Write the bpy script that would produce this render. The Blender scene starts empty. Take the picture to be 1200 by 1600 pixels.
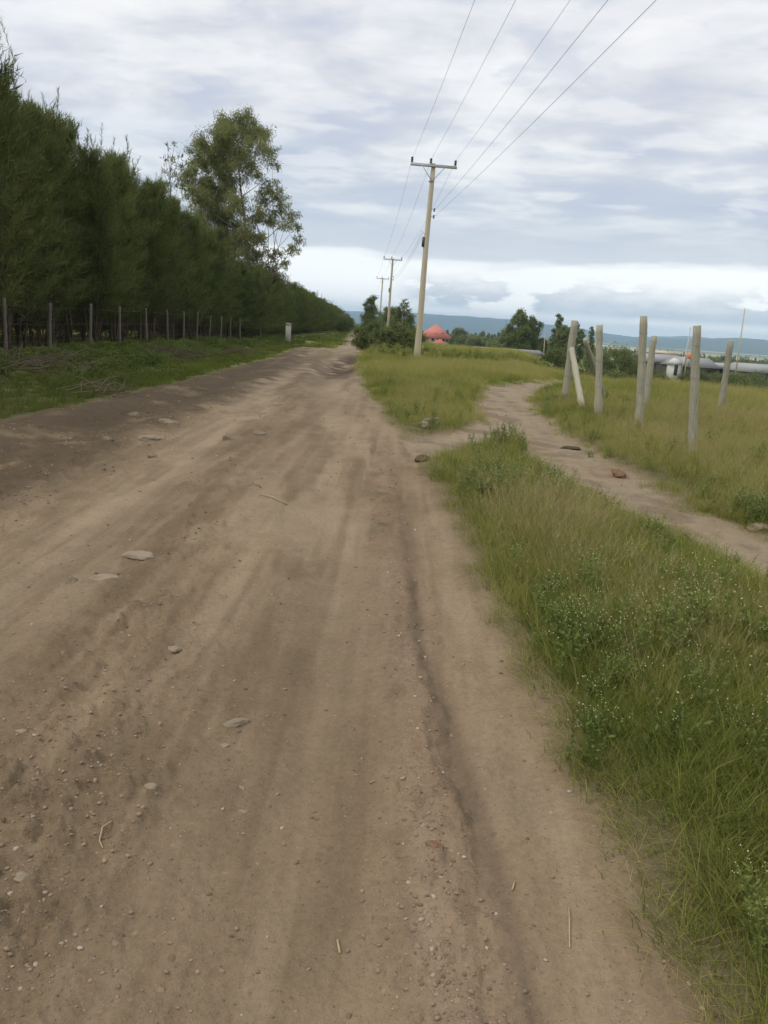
import bpy, math, random
import numpy as np
from mathutils import Vector, Matrix, Euler
random.seed(7); RS = np.random.RandomState(11)
R = math.radians
SC = bpy.context.scene; COL = SC.collection

# ------------------------------------------------------------------ camera
CAMH = 1.6
PITCH, ROLL = R(13.434), R(4.004)
cF = Vector((0, math.cos(PITCH), -math.sin(PITCH))); cR0 = Vector((1, 0, 0)); cU0 = Vector((0, math.sin(PITCH), math.cos(PITCH)))
cR = math.cos(ROLL)*cR0 + math.sin(ROLL)*cU0; cU = -math.sin(ROLL)*cR0 + math.cos(ROLL)*cU0
cam = bpy.data.objects.new('camera', bpy.data.cameras.new('camera')); COL.objects.link(cam)
cam.matrix_world = Matrix(((cR.x, cU.x, -cF.x, 0), (cR.y, cU.y, -cF.y, 0), (cR.z, cU.z, -cF.z, CAMH), (0, 0, 0, 1)))
cam.data.sensor_fit = 'VERTICAL'; cam.data.sensor_height = 32; cam.data.lens = 32*1232/1600
cam.data.clip_start = 0.05; cam.data.clip_end = 40000
SC.camera = cam

# ------------------------------------------------------------------ exposure
SC.view_settings.view_transform = 'Standard'; SC.view_settings.look = 'None'
SC.view_settings.exposure = 0.15; SC.view_settings.gamma = 1.0; SC.view_settings.use_curve_mapping = False
SC.render.engine = 'CYCLES'
SC.cycles.use_denoising = True
SC.cycles.max_bounces = 6; SC.cycles.diffuse_bounces = 3; SC.cycles.transmission_bounces = 3; SC.cycles.volume_bounces = 1
SC.cycles.transparent_max_bounces = 8
SC.cycles.use_adaptive_sampling = True; SC.cycles.adaptive_threshold = 0.015

# ------------------------------------------------------------------ sun and sky
SUN_AZ, SUN_EL = -108, 46           # azimuth from +Y towards +X, elevation (behind thin cloud, to the left)
sl = bpy.data.lights.new('sun', 'SUN'); sl.energy = 1.3; sl.angle = R(12); sl.color = (1, .95, .87)
so = bpy.data.objects.new('sun', sl); COL.objects.link(so); so.location = (-30, -10, 40)
sd = Vector((math.sin(R(SUN_AZ))*math.cos(R(SUN_EL)), math.cos(R(SUN_AZ))*math.cos(R(SUN_EL)), math.sin(R(SUN_EL))))
so.rotation_euler = (-sd).to_track_quat('-Z', 'Y').to_euler()

class NT:
    """tiny node-tree helper"""
    def __init__(s, tree): s.t = tree; s.n = tree.nodes; s.n.clear()
    def new(s, typ, **kw):
        n = s.n.new(typ)
        for k, v in kw.items(): setattr(n, k, v)
        return n
    def put(s, sock, v):
        if isinstance(v, bpy.types.NodeSocket): s.t.links.new(v, sock)
        else:
            if hasattr(sock.default_value, '__len__') and not hasattr(v, '__len__'): v = (v, v, v, 1)[:len(sock.default_value)]
            elif hasattr(v, '__len__') and len(sock.default_value) == 4 and len(v) == 3: v = (*v, 1)
            sock.default_value = v
    def m(s, op, a, b=0.0, c=None, clamp=False):
        n = s.new('ShaderNodeMath', operation=op, use_clamp=clamp); s.put(n.inputs[0], a); s.put(n.inputs[1], b)
        if c is not None: s.put(n.inputs[2], c)
        return n.outputs[0]
    def xyz(s, x, y, z):
        n = s.new('ShaderNodeCombineXYZ')
        for i, v in enumerate((x, y, z)): s.put(n.inputs[i], v)
        return n.outputs[0]
    def noise(s, vec, scale, detail=4, rough=.55, dist=0.0):
        n = s.new('ShaderNodeTexNoise'); 
        if vec is not None: s.put(n.inputs['Vector'], vec)
        n.inputs['Scale'].default_value = scale; n.inputs['Detail'].default_value = detail
        n.inputs['Roughness'].default_value = rough; n.inputs['Distortion'].default_value = dist
        return n.outputs[0]
    def ss(s, v, a, b, lo=0.0, hi=1.0):
        n = s.new('ShaderNodeMapRange', interpolation_type='SMOOTHSTEP'); s.put(n.inputs[0], v)
        for i, q in ((1, a), (2, b), (3, lo), (4, hi)): n.inputs[i].default_value = q
        return n.outputs[0]
    def mix(s, f, a, b, blend='MIX'):
        n = s.new('ShaderNodeMix', data_type='RGBA', blend_type=blend); s.put(n.inputs[0], f); s.put(n.inputs[6], a); s.put(n.inputs[7], b)
        return n.outputs[2]
    def ramp(s, f, stops, interp='LINEAR'):
        n = s.new('ShaderNodeValToRGB'); s.put(n.inputs[0], f); e = n.color_ramp.elements; n.color_ramp.interpolation = interp
        while len(e) < len(stops): e.new(0.5)
        for k, (p_, c_) in enumerate(stops): e[k].position = p_
        for k, (p_, c_) in enumerate(stops): e[k].color = (*c_, 1)
        return n.outputs[0]

wd = bpy.data.worlds.new('World'); SC.world = wd; wd.use_nodes = True
def build_world():
    n = NT(wd.node_tree)
    tc = n.new('ShaderNodeTexCoord'); d = tc.outputs['Generated']
    sp = n.new('ShaderNodeSeparateXYZ'); n.put(sp.inputs[0], d); X, Y, Z = sp.outputs
    sky = n.new('ShaderNodeTexSky', sky_type='NISHITA'); sky.sun_disc = False
    sky.sun_elevation = R(SUN_EL); sky.sun_rotation = R(SUN_AZ); sky.dust_density = 1.5
    el = n.m('MULTIPLY', n.m('ARCSINE', Z), 180/math.pi)
    az = n.m('MULTIPLY', n.m('ARCTAN2', X, Y), 180/math.pi)
    den = n.m('ADD', n.m('MAXIMUM', Z, 0.0), 0.10)
    px, py = n.m('DIVIDE', X, den), n.m('DIVIDE', Y, den)
    plane = n.xyz(n.m('MULTIPLY', px, .85), n.m('ADD', py, n.m('MULTIPLY', px, .18)), 3.7)
    n1 = n.noise(plane, 1.9, 6, .52, .3)
    n2 = n.noise(n.xyz(n.m('MULTIPLY', px, .8), py, 9.1), 3.9, 6, .52, .3)
    nlow = n.noise(plane, .45, 2, .5)
    ang = n.xyz(n.m('MULTIPLY', az, .055), n.m('MULTIPLY', el, .30), 5.0)
    wob = n.noise(ang, 1.0, 5, .55)
    elw = n.m('ADD', el, n.m('MULTIPLY', n.m('SUBTRACT', wob, .5), 5.0))
    f = n.m('DIVIDE', elw, 90.0, clamp=True)
    base = n.ramp(f, [(0.0, (1.15, 1.12, 1.08)), (1.0/90, (1.22, 1.19, 1.15)), (2.6/90, (1.16, 1.17, 1.14)), (4.7/90, (1.04, 1.06, 1.04)), (5.3/90, (.66, .70, .76)),
                      (7.2/90, (.55, .61, .70)), (11/90, (.61, .645, .715)), (16/90, (.69, .705, .75)), (26/90, (.765, .772, .80)), (45/90, (.95, .95, .97)), (1.0, (1.1, 1.1, 1.12))])
    # light tops and thin places of the cloud deck
    up = n.ss(el, 5.0, 9.0)
    c = n.mix(n.m('MULTIPLY', n.ss(n1, .44, .66), n.m('MULTIPLY', up, .95)), base, n.mix(n.ss(el, 6, 20), (.80, .83, .85), (.90, .895, .91)))
    c = n.mix(n.m('MULTIPLY', n.ss(n1, .50, .32), n.m('MULTIPLY', up, .75)), c, (.50, .545, .68))
    c = n.mix(n.m('MULTIPLY', n.ss(n2, .48, .64), n.m('MULTIPLY', up, .45)), c, (.92, .925, .925)); c = n.mix(n.m('MULTIPLY', n.ss(n2, .47, .33), n.m('MULTIPLY', up, .5)), c, (.53, .58, .69))
    # thin veil where the blue shows faintly
    blue = n.mix(1.0, sky.outputs[0], (.115, .115, .115), 'MULTIPLY')
    lf = n.m('MULTIPLY', n.ss(nlow, .50, .66), n.m('MULTIPLY', n.ss(az, 2, -18), n.ss(el, 7, 13)))
    c = n.mix(n.m('MULTIPLY', lf, .45), c, n.mix(.5, blue, (.46, .54, .78)))
    # heaped clouds low over the hills
    cu = n.noise(n.xyz(n.m('MULTIPLY', az, .16), n.m('MULTIPLY', el, .42), 2.2), 1.0, 6, .55)
    win = n.m('MULTIPLY', n.ss(el, 1.1, 1.7), n.ss(el, 5.0, 3.2))
    win = n.m('MULTIPLY', win, n.ss(az, -1.5, 2.5))
    cum = n.m('MULTIPLY', n.ss(cu, .41, .48), win)
    body = n.mix(n.ss(n.m('ADD', el, n.m('MULTIPLY', n.m('SUBTRACT', cu, .5), 6.0)), 1.6, 4.2), (.54, .59, .66), (1.10, 1.09, 1.07))
    c = n.mix(n.m('MULTIPLY', cum, .9), c, body)
    gl = n.ss(el, -3.0, -0.5)
    c = n.mix(gl, (.25, .24, .18), c)
    bg = n.new('ShaderNodeBackground'); bg.inputs[1].default_value = 0.1
    n.put(bg.inputs[0], n.mix(1.0, c, (10, 10, 10), 'MULTIPLY'))
    out = n.new('ShaderNodeOutputWorld'); n.t.links.new(bg.outputs[0], out.inputs[0])
build_world()

# ------------------------------------------------------------------ generic helpers
def tag(o, label=None, cat=None, group=None, kind=None):
    if label: o['label'] = label
    if cat: o['category'] = cat
    if group: o['group'] = group
    if kind: o['kind'] = kind
    return o
def empty(name, loc, label, cat, group=None, rz=0.0):
    o = bpy.data.objects.new(name, None); COL.objects.link(o); o.location = loc; o.rotation_euler = (0, 0, rz); o.empty_display_size = .3
    return tag(o, label, cat, group)
def link(name, me, mat, parent=None, loc=None):
    o = bpy.data.objects.new(name, me); COL.objects.link(o)
    if mat is not None and not me.materials: me.materials.append(mat)
    if parent: o.parent = parent
    if loc is not None: o.location = loc
    return o
def mesh_np(name, V, Fq, smooth=False, mats=None, fmat=None):
    """V (n,3); Fq list of arrays (m,k)"""
    V = np.asarray(V, np.float32); me = bpy.data.meshes.new(name)
    Fq = [np.asarray(a, np.int32) for a in Fq if len(a)]
    me.vertices.add(len(V)); me.vertices.foreach_set('co', V.ravel())
    nl = sum(a.size for a in Fq); npoly = sum(len(a) for a in Fq)
    me.loops.add(nl); me.polygons.add(npoly)
    me.loops.foreach_set('vertex_index', np.concatenate([a.ravel() for a in Fq]))
    tot = np.concatenate([np.full(len(a), a.shape[1], np.int32) for a in Fq])
    me.polygons.foreach_set('loop_start', np.concatenate([[0], np.cumsum(tot)[:-1]]).astype(np.int32))
    me.polygons.foreach_set('loop_total', tot)
    if smooth: me.polygons.foreach_set('use_smooth', np.ones(npoly, bool))
    for m in mats or []: me.materials.append(m)
    if fmat is not None: me.polygons.foreach_set('material_index', np.asarray(fmat, np.int32))
    me.update(calc_edges=True); me.validate()
    return me
class MB:
    def __init__(s): s.V = []; s.F = {3: [], 4: []}; s.n = 0; s.fm = {3: [], 4: []}; s.cur = 0; s.big = []
    def _add(s, V, F):
        F = np.asarray(F, np.int64) + s.n; s.V.append(np.asarray(V, float)); s.n += len(V)
        s.F[F.shape[1]].append(F); s.fm[F.shape[1]].append(np.full(len(F), s.cur))
    def tube(s, P, rad, k=7, cap=True, jag=0.0, rng=None):
        P = np.asarray(P, float); m = len(P); rad = np.broadcast_to(np.asarray(rad, float), (m,))
        T = np.gradient(P, axis=0); T /= np.linalg.norm(T, axis=1)[:, None] + 1e-9
        ref = np.array([1., 0, 0]) if abs(T[0][2]) > .7 else np.array([0, 0, 1.])
        A = np.cross(T, ref); A /= np.linalg.norm(A, axis=1)[:, None] + 1e-9; B = np.cross(T, A)
        th = np.arange(k)*2*math.pi/k
        rr = rad[:, None]*np.ones(k)
        if jag: rr = rr*(1 + jag*((rng or RS).rand(m, k)-.5))
        V = P[:, None, :] + rr[..., None]*(np.cos(th)[None, :, None]*A[:, None, :] + np.sin(th)[None, :, None]*B[:, None, :])
        i = np.arange(m-1)[:, None]*k; j = np.arange(k)[None, :]; jn = (j+1) % k
        F = np.stack([i+j, i+jn, i+k+jn, i+k+j], -1).reshape(-1, 4)
        V = V.reshape(-1, 3); nb = s.n
        s._add(V, F)
        if cap:
            c0 = s.n; s._add(np.array([P[0], P[-1]]), np.zeros((0, 3)))
            tri = [(c0, nb+(q+1) % k, nb+q) for q in range(k)] + [(c0+1, nb+(m-1)*k+q, nb+(m-1)*k+(q+1) % k) for q in range(k)]
            s.F[3].append(np.array(tri)); s.fm[3].append(np.full(len(tri), s.cur))
        return s
    def box(s, c, h, rot=None):
        v = np.array([[x, y, z] for x in (-1, 1) for y in (-1, 1) for z in (-1, 1)], float)*np.asarray(h)
        if rot is not None: v = v @ np.array(rot).T
        s._add(v+np.asarray(c), [(0, 1, 3, 2), (4, 6, 7, 5), (0, 4, 5, 1), (2, 3, 7, 6), (0, 2, 6, 4), (1, 5, 7, 3)]); return s
    def poly(s, pts, faces):
        for f in faces: pass
        q4 = [f for f in faces if len(f) == 4]; q3 = [f for f in faces if len(f) == 3]
        nb = s.n; s._add(pts, np.array(q4) if q4 else np.zeros((0, 4)))
        if q3: s.F[3].append(np.array(q3)+nb); s.fm[3].append(np.full(len(q3), s.cur))
        return s
    def blades(s, P, D, L, W, rng=None, quad=False, bend=0.0):
        """many narrow leaves: triangles, or kite quads"""
        rng = rng or RS; P = np.asarray(P, float); D = np.asarray(D, float); m = len(P)
        D = D/(np.linalg.norm(D, axis=1)[:, None]+1e-9); r = rng.randn(m, 3); S = np.cross(D, r); S /= np.linalg.norm(S, axis=1)[:, None]+1e-9
        L = np.broadcast_to(L, (m,))[:, None]; W = np.broadcast_to(W, (m,))[:, None]
        if quad:
            N = np.cross(D, S)
            V = np.stack([P, P+D*L*.45+S*W*.5+N*L*.06, P+D*L, P+D*L*.45-S*W*.5+N*L*.06], 1).reshape(-1, 3)
            F = np.arange(4*m).reshape(m, 4)
        else:
            V = np.stack([P-S*W*.5, P+S*W*.5, P+D*L], 1).reshape(-1, 3); F = np.arange(3*m).reshape(m, 3)
        s._add(V, F); return s
    def mesh(s, name, smooth=False, mats=None):
        Fs = []; fm = []
        for k in (3, 4):
            if s.F[k]:
                a = np.concatenate([x for x in s.F[k]]); 
                if len(a): Fs.append(a); fm.append(np.concatenate(s.fm[k]))
        return mesh_np(name, np.concatenate(s.V), Fs, smooth, mats, np.concatenate(fm) if mats and len(mats) > 1 else None)
    def build(s, name, mat, parent=None, smooth=False, loc=None): return link(name, s.mesh(name, smooth), mat, parent, loc)

def _hash(ix, iy, seed):
    h = (ix.astype(np.int64)*374761393 + iy.astype(np.int64)*668265263 + seed*974711) & 0xffffffff
    h = ((h ^ (h >> 13))*1274126177) & 0xffffffff
    return ((h ^ (h >> 16)) & 0xffff)/65535.0
def vn(x, y, seed=0):
    x0 = np.floor(x); y0 = np.floor(y); fx = x-x0; fy = y-y0; fx = fx*fx*fx*(fx*(fx*6-15)+10); fy = fy*fy*fy*(fy*(fy*6-15)+10)
    a = _hash(x0, y0, seed); b = _hash(x0+1, y0, seed); c = _hash(x0, y0+1, seed); d = _hash(x0+1, y0+1, seed)
    return (a*(1-fx)+b*fx)*(1-fy) + (c*(1-fx)+d*fx)*fy
def fbm(x, y, seed=0, o=4, g=.5):
    s = 0; a = 1; t = 0
    for k in range(o): s = s + a*vn(x*2**k+17.3*k, y*2**k-9.1*k, seed+k*7); t += a; a *= g
    return s/t - .5                                   # about -0.5 .. 0.5
def sst(x, a, b):
    t = np.clip((x-a)/(b-a), 0, 1); return t*t*(3-2*t)
def lin(c):
    c = np.array(c)/255.; return tuple(np.where(c <= .04045, c/12.92, ((c+.055)/1.055)**2.4))

# ------------------------------------------------------------------ the lie of the land
I = np.interp
def xL(y): return I(y, [-40, 0, 10, 20, 33, 43, 49, 55, 64, 100, 160, 300], [-5.6, -5.3, -5.15, -4.8, -5.0, -5.6, -5.3, -4.1, -4.2, -6.0, -8.6, -13])
def xR(y): return I(y, [-40, 0, 1.6, 2.6, 4.65, 6.85, 9.5, 11.65, 17.5, 23, 28, 47, 57, 70, 100, 160, 300], [1.6, .95, .9, .77, .59, .51, .38, .11, -.46, -1.0, -1.35, -2.0, -2.2, -2.7, -4.3, -6.2, -10.5])
def pL(y): return I(y, [2.2, 4, 5.07, 6.3, 7.34, 9.68, 12.59, 14.14, 17.69, 23.14, 26, 29, 33], [6.0, 3.4, 2.62, 2.44, 2.13, 1.94, 1.9, 1.62, 1.75, 2.71, 4.0, 6.2, 10])
def pR(y): return I(y, [2.2, 4, 5.5, 6.87, 7.93, 9.67, 12.35, 15.98, 20, 24, 26.8, 30, 33], [8.5, 5.2, 4.1, 3.5, 3.2, 3.06, 2.93, 3.06, 3.6, 4.5, 5.6, 9.0, 11])
def clo(x): return I(x, [-.2, .4, .86, 1.58, 2.2], [8.9, 9.35, 10.5, 11.8, 12.3])
def chi(x): return I(x, [-.2, .1, .91, 1.54, 2.2], [11.2, 11.5, 12.3, 14.0, 15])
def d_road(x, y): return np.minimum(x-xL(y), xR(y)-x)
def d_path(x, y):
    d = np.minimum(x-pL(y), pR(y)-x)*.85; d = np.where((y < 2.2) | (y > 33), -9, d)
    c = np.minimum(y-clo(x), chi(x)-y)*.7; c = np.where((x < -.2) | (x > 2.2), -9, c)
    return np.maximum(d, c)
def edge_noise(x, y): return fbm(x*1.6, y*1.6, 5, 3)*.5 + fbm(x*6, y*6, 9, 2)*.22
def gauss(x, c, w): return np.exp(-((x-c)/w)**2)
tA = lambda y: I(y, [0, 4, 7.4, 10.5, 16, 28, 38, 48, 60, 160], [-2.0, -2.02, -2.15, -2.22, -2.48, -3.25, -4.3, -4.4, -3.5, -7.5])
tB = lambda y: I(y, [0, 2.6, 4.8, 8, 13.5, 25, 40, 48, 60, 160], [-.1, -.2, -.36, -.6, -1.03, -2.2, -3.7, -3.6, -3.0, -7])
rdg = lambda y: I(y, [0, 2.5, 5, 7.8, 10.5, 20, 30, 60, 160], [-1.05, -1.1, -1.45, -1.75, -1.9, -2.2, -3.1, -4.8, -7.4])
wnd = lambda y: I(y, [0, 1.5, 2.6, 3.5, 4.9, 6.7, 9, 12], [.3, .26, .2, .17, .08, .0, .0, -.2])
rut = lambda y: I(y, [0, 1.9, 2.3, 3.3, 3.9, 5, 7, 10, 14], [.5, .42, .39, .31, .2, .22, .2, .1, -.2])
dtc = lambda y: I(y, [0, 8.4, 10.8, 15, 24.5, 33, 45], [-4.4, -4.25, -4.1, -3.95, -4.35, -4.8, -5.5])

def far_z(x, y):
    r = np.hypot(x, y)
    side = I(r, [0, 30, 42, 58, 80, 100, 150, 300, 700, 1500, 4000, 9000], [0, 0, -.62, -1.55, -2.5, -3.1, -4.6, -6.6, -10, -15, -22, -24])
    along = I(r, [0, 46, 54, 70, 140, 200, 250, 400, 700, 1500, 4000, 9000], [0, 0, -.35, -.2, -.05, -1.5, -2.5, -5, -9, -15, -22, -24])
    w = sst((x-.10*y)/(1+.05*np.abs(y)), .6, 1.9)
    w = np.maximum(w, sst(r, 70, 160)*sst(x/np.maximum(np.abs(y), 1), .0, .05))
    return along*(1-w) + side*w
def height(x, y, fine=True):
    x = np.asarray(x, float); y = np.asarray(y, float)
    z = far_z(x, y)
    r = np.hypot(x, y)
    dr = d_road(x, y); dp = d_path(x, y)
    inr = sst(dr, -.25, .25)*sst(y, 220, 160); inp = sst(dp, -.25, .2)
    ver = 1-np.maximum(inr, inp)
    fade = sst(r, 120, 50)
    z = z + (fbm(x*.12, y*.12, 21, 3)*.16-.03)*fade*sst(r, 2, 14) * ver
    z = z + ver*fade*(.05*sst(x, -5, -2) + fbm(x*.8, y*.8, 31, 3)*.10 + (fbm(x*3.1, y*3.1, 37, 2)*.05 if fine else 0))
    # left verge rises a little to the fence
    z = z - .06*sst(x, -4.8, -6.0)*sst(y, -30, 5)*fade
    # drainage ditch along the left edge
    k = sst(y, 46, 36)*sst(y, -30, 4)
    z = z - k*(.085*gauss(x, dtc(y), .42) - .025*gauss(x, dtc(y)+.75, .3)) * (1+1.0*fbm(x*1.5, y*.9, 41, 4, .6))
    if fine:
        rn = inr*fade
        str_ = fbm(x*4.2+fbm(x, y, 3, 2)*.6, y*.55, 43, 4)
        rough = .35 + 1.3*gauss(x, rdg(y), .42) + 1.1*sst(x, -1.9, -3.2)*sst(x, -5.2, -4.2) + .9*gauss(x, wnd(y), .16)*sst(y, 12, 6) + .8*sst(x, .2, -.9)*sst(y, 3.6, 1.8)*0.6
        rough = rough*(1-.55*sst(y, 9, 20))*(1-.75*gauss(x, tA(y), .45))*(1-.6*gauss(x, tB(y), .5))
        z = z + rn*(str_*.042 + rough*(fbm(x*5, y*4.5, 47, 5, .70)*.050 + np.maximum(fbm(x*9, y*8, 53, 4, .6)-.03, 0)*.085 + np.maximum(fbm(x*4, y*3.4, 54, 3, .6)-.08, 0)*.10))
        z = z + rn*fbm(x*20, y*20, 57, 3)*.016*np.minimum(rough+.15, 1.3)
        z = z - rn*(.035*gauss(x, tA(y), .33) + .030*gauss(x, tB(y), .34))
        z = z + rn*.03*gauss(x, rdg(y), .4)
        q = sst(y, 12, 7)
        z = z + rn*q*(.022*gauss(x, wnd(y), .11)*(1+1.4*fbm(x*9, y*3, 59, 2)) - .020*gauss(x, rut(y)+fbm(x*0, y*1.5, 62, 2)*.12, .05)*(1+2*fbm(x*2, y*1.6, 60, 2)))
        # washed-out hollow near the far right edge
        z = z - rn*(.26*np.exp(-(((x+2.0)/.75)**2+((y-29)/5.5)**2))*(1+.8*fbm(x*1.5, y*.8, 61, 2)))
        z = z - rn*.12*np.exp(-(((x+3.3)/.4)**2+((y-36)/3)**2))
        z = z + inp*fade*(fbm(x*2.2, y*2.2, 63, 4)*.07 + fbm(x*9, y*9, 64, 2)*.016 - .03)
    return z
def hz(x, y): return float(height(np.array([x]), np.array([y]))[0])

# ------------------------------------------------------------------ materials
def mat(name): 
    m = bpy.data.materials.new(name); m.use_nodes = True; return m, NT(m.node_tree)
def out(n, sh): o = n.new('ShaderNodeOutputMaterial'); n.t.links.new(sh, o.inputs[0]); return o
def bsdf(n, col, rough=.9, spec=.25, bump=None, bstr=.3, bdist=.01, metal=0.0):
    b = n.new('ShaderNodeBsdfPrincipled'); n.put(b.inputs['Base Color'], col); n.put(b.inputs['Roughness'], rough); b.inputs['Specular IOR Level'].default_value = spec
    b.inputs['Metallic'].default_value = metal
    if bump is not None:
        q = n.new('ShaderNodeBump'); q.inputs['Strength'].default_value = bstr; q.inputs['Distance'].default_value = bdist; n.put(q.inputs['Height'], bump); n.t.links.new(q.outputs[0], b.inputs['Normal'])
    return b.outputs[0]
def plain(name, c, rough=.8, var=.25, scale=6., spec=.3, metal=0.0, stretch=None):
    m, n = mat(name); tc = n.new('ShaderNodeTexCoord'); v = tc.outputs['Object']
    if stretch:
        mp = n.new('ShaderNodeMapping'); mp.inputs['Scale'].default_value = stretch; n.put(mp.inputs[0], v); v = mp.outputs[0]
    f = n.noise(v, scale, 6, .65); oi = n.new('ShaderNodeObjectInfo')
    f2 = n.m('ADD', n.m('MULTIPLY', n.m('SUBTRACT', f, .5), 2.2*var), n.m('MULTIPLY', n.m('SUBTRACT', oi.outputs['Random'], .5), var*.8))
    k = n.m('ADD', f2, 1.0)
    col = n.mix(1.0, c, n.xyz(k, k, k), 'MULTIPLY')
    out(n, bsdf(n, col, rough, spec, f, .35, .01, metal)); return m
def foliage(name, a, b, trans=.35, obj_scale=.35, inst=False, rough=.6):
    """leaf material: colour runs a -> b with position noise and per-object random"""
    m, n = mat(name); oi = n.new('ShaderNodeObjectInfo'); geo = n.new('ShaderNodeNewGeometry')
    nz = n.noise(geo.outputs['Position'], obj_scale, 4, .6)
    f = n.m('ADD', n.m('MULTIPLY', n.ss(nz, .3, .7), .45), n.m('MULTIPLY', oi.outputs['Random'], .45))
    ri = geo.outputs['Random Per Island']
    f = n.m('ADD', f, n.m('MULTIPLY', n.m('SUBTRACT', ri, .5), .5), clamp=True)
    col = n.mix(f, a, b)
    d = n.new('ShaderNodeBsdfDiffuse'); n.put(d.inputs[0], col); t = n.new('ShaderNodeBsdfTranslucent'); n.put(t.inputs[0], n.mix(.4, col, (.16, .20, .03)))
    mx = n.new('ShaderNodeMixShader'); mx.inputs[0].default_value = trans; n.t.links.new(d.outputs[0], mx.inputs[1]); n.t.links.new(t.outputs[0], mx.inputs[2])
    out(n, mx.outputs[0]); return m
def grassmat(name, green, mid, dry, trans=.35):
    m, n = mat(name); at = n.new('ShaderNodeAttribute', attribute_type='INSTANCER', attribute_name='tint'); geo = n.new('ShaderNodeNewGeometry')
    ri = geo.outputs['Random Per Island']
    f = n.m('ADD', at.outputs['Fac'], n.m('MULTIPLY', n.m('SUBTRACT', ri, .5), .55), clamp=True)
    col = n.ramp(f, [(0, tuple(.50*q for q in green)), (.22, green), (.6, mid), (1, dry)])  # half-green first stop carries the shade tinted into the left verge grass
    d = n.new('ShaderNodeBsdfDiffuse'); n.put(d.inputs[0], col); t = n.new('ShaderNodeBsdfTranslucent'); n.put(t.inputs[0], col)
    mx = n.new('ShaderNodeMixShader'); mx.inputs[0].default_value = trans; n.t.links.new(d.outputs[0], mx.inputs[1]); n.t.links.new(t.outputs[0], mx.inputs[2])
    out(n, mx.outputs[0]); return m

M = {}
def soil_mat():
    m, n = mat('earth'); geo = n.new('ShaderNodeNewGeometry'); pos = geo.outputs['Position']
    at = n.new('ShaderNodeAttribute', attribute_name='soil'); base = at.outputs['Color']
    a2 = n.new('ShaderNodeAttribute', attribute_name='stony'); st = a2.outputs['Fac']
    cd = n.new('ShaderNodeCameraData')
    nA = n.noise(pos, 3.0, 8, .68); nB = n.noise(pos, 38., 5, .7); nC = n.noise(pos, 170., 3, .6)
    k = n.m('ADD', n.m('MULTIPLY', n.m('SUBTRACT', nA, .5), .50), n.m('ADD', n.m('MULTIPLY', n.m('SUBTRACT', nB, .5), .62), n.m('MULTIPLY', n.m('SUBTRACT', nC, .5), .42)))
    k = n.m('ADD', k, 1.0)
    col = n.mix(1.0, base, n.xyz(k, k, k), 'MULTIPLY')
    # embedded pebbles and clods
    vo = n.new('ShaderNodeTexVoronoi', feature='F1'); n.put(vo.inputs['Vector'], n.mix(.015, pos, n.xyz(nB, nC, nA))); vo.inputs['Scale'].default_value = 34; vo.inputs['Randomness'].default_value = 1
    vs = n.new('ShaderNodeSeparateColor'); n.put(vs.inputs[0], vo.outputs['Color'])
    pick = n.m('GREATER_THAN', n.m('ADD', vs.outputs[0], n.m('MULTIPLY', st, .16)), .968)
    peb = n.m('MULTIPLY', pick, n.ss(vo.outputs['Distance'], .46, .22))
    pcol = n.mix(vs.outputs[1], n.mix(1.0, base, (.80, .75, .70), 'MULTIPLY'), n.mix(1.0, base, (1.45, 1.42, 1.45), 'MULTIPLY'))
    col = n.mix(n.m('MULTIPLY', peb, .75), col, pcol)
    vo2 = n.new('ShaderNodeTexVoronoi', feature='F1'); n.put(vo2.inputs['Vector'], pos); vo2.inputs['Scale'].default_value = 105
    vs2 = n.new('ShaderNodeSeparateColor'); n.put(vs2.inputs[0], vo2.outputs['Color'])
    pk2 = n.m('GREATER_THAN', n.m('ADD', vs2.outputs[0], n.m('MULTIPLY', st, .12)), .93); gr = n.m('MULTIPLY', pk2, n.ss(vo2.outputs['Distance'], .5, .25))
    col = n.mix(n.m('MULTIPLY', gr, .6), col, n.mix(vs2.outputs[1], n.mix(1.0, base, (.45, .42, .40), 'MULTIPLY'), n.mix(1.0, base, (1.35, 1.3, 1.3), 'MULTIPLY')))
    h = n.m('ADD', n.m('MULTIPLY', nB, .7), n.m('ADD', n.m('MULTIPLY', nC, .22), n.m('ADD', n.m('MULTIPLY', peb, .22), n.m('MULTIPLY', gr, .12))))
    b = bsdf(n, col, .92, .12, h, .85, .016)
    out(n, b); return m
M['soil'] = soil_mat()

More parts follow.
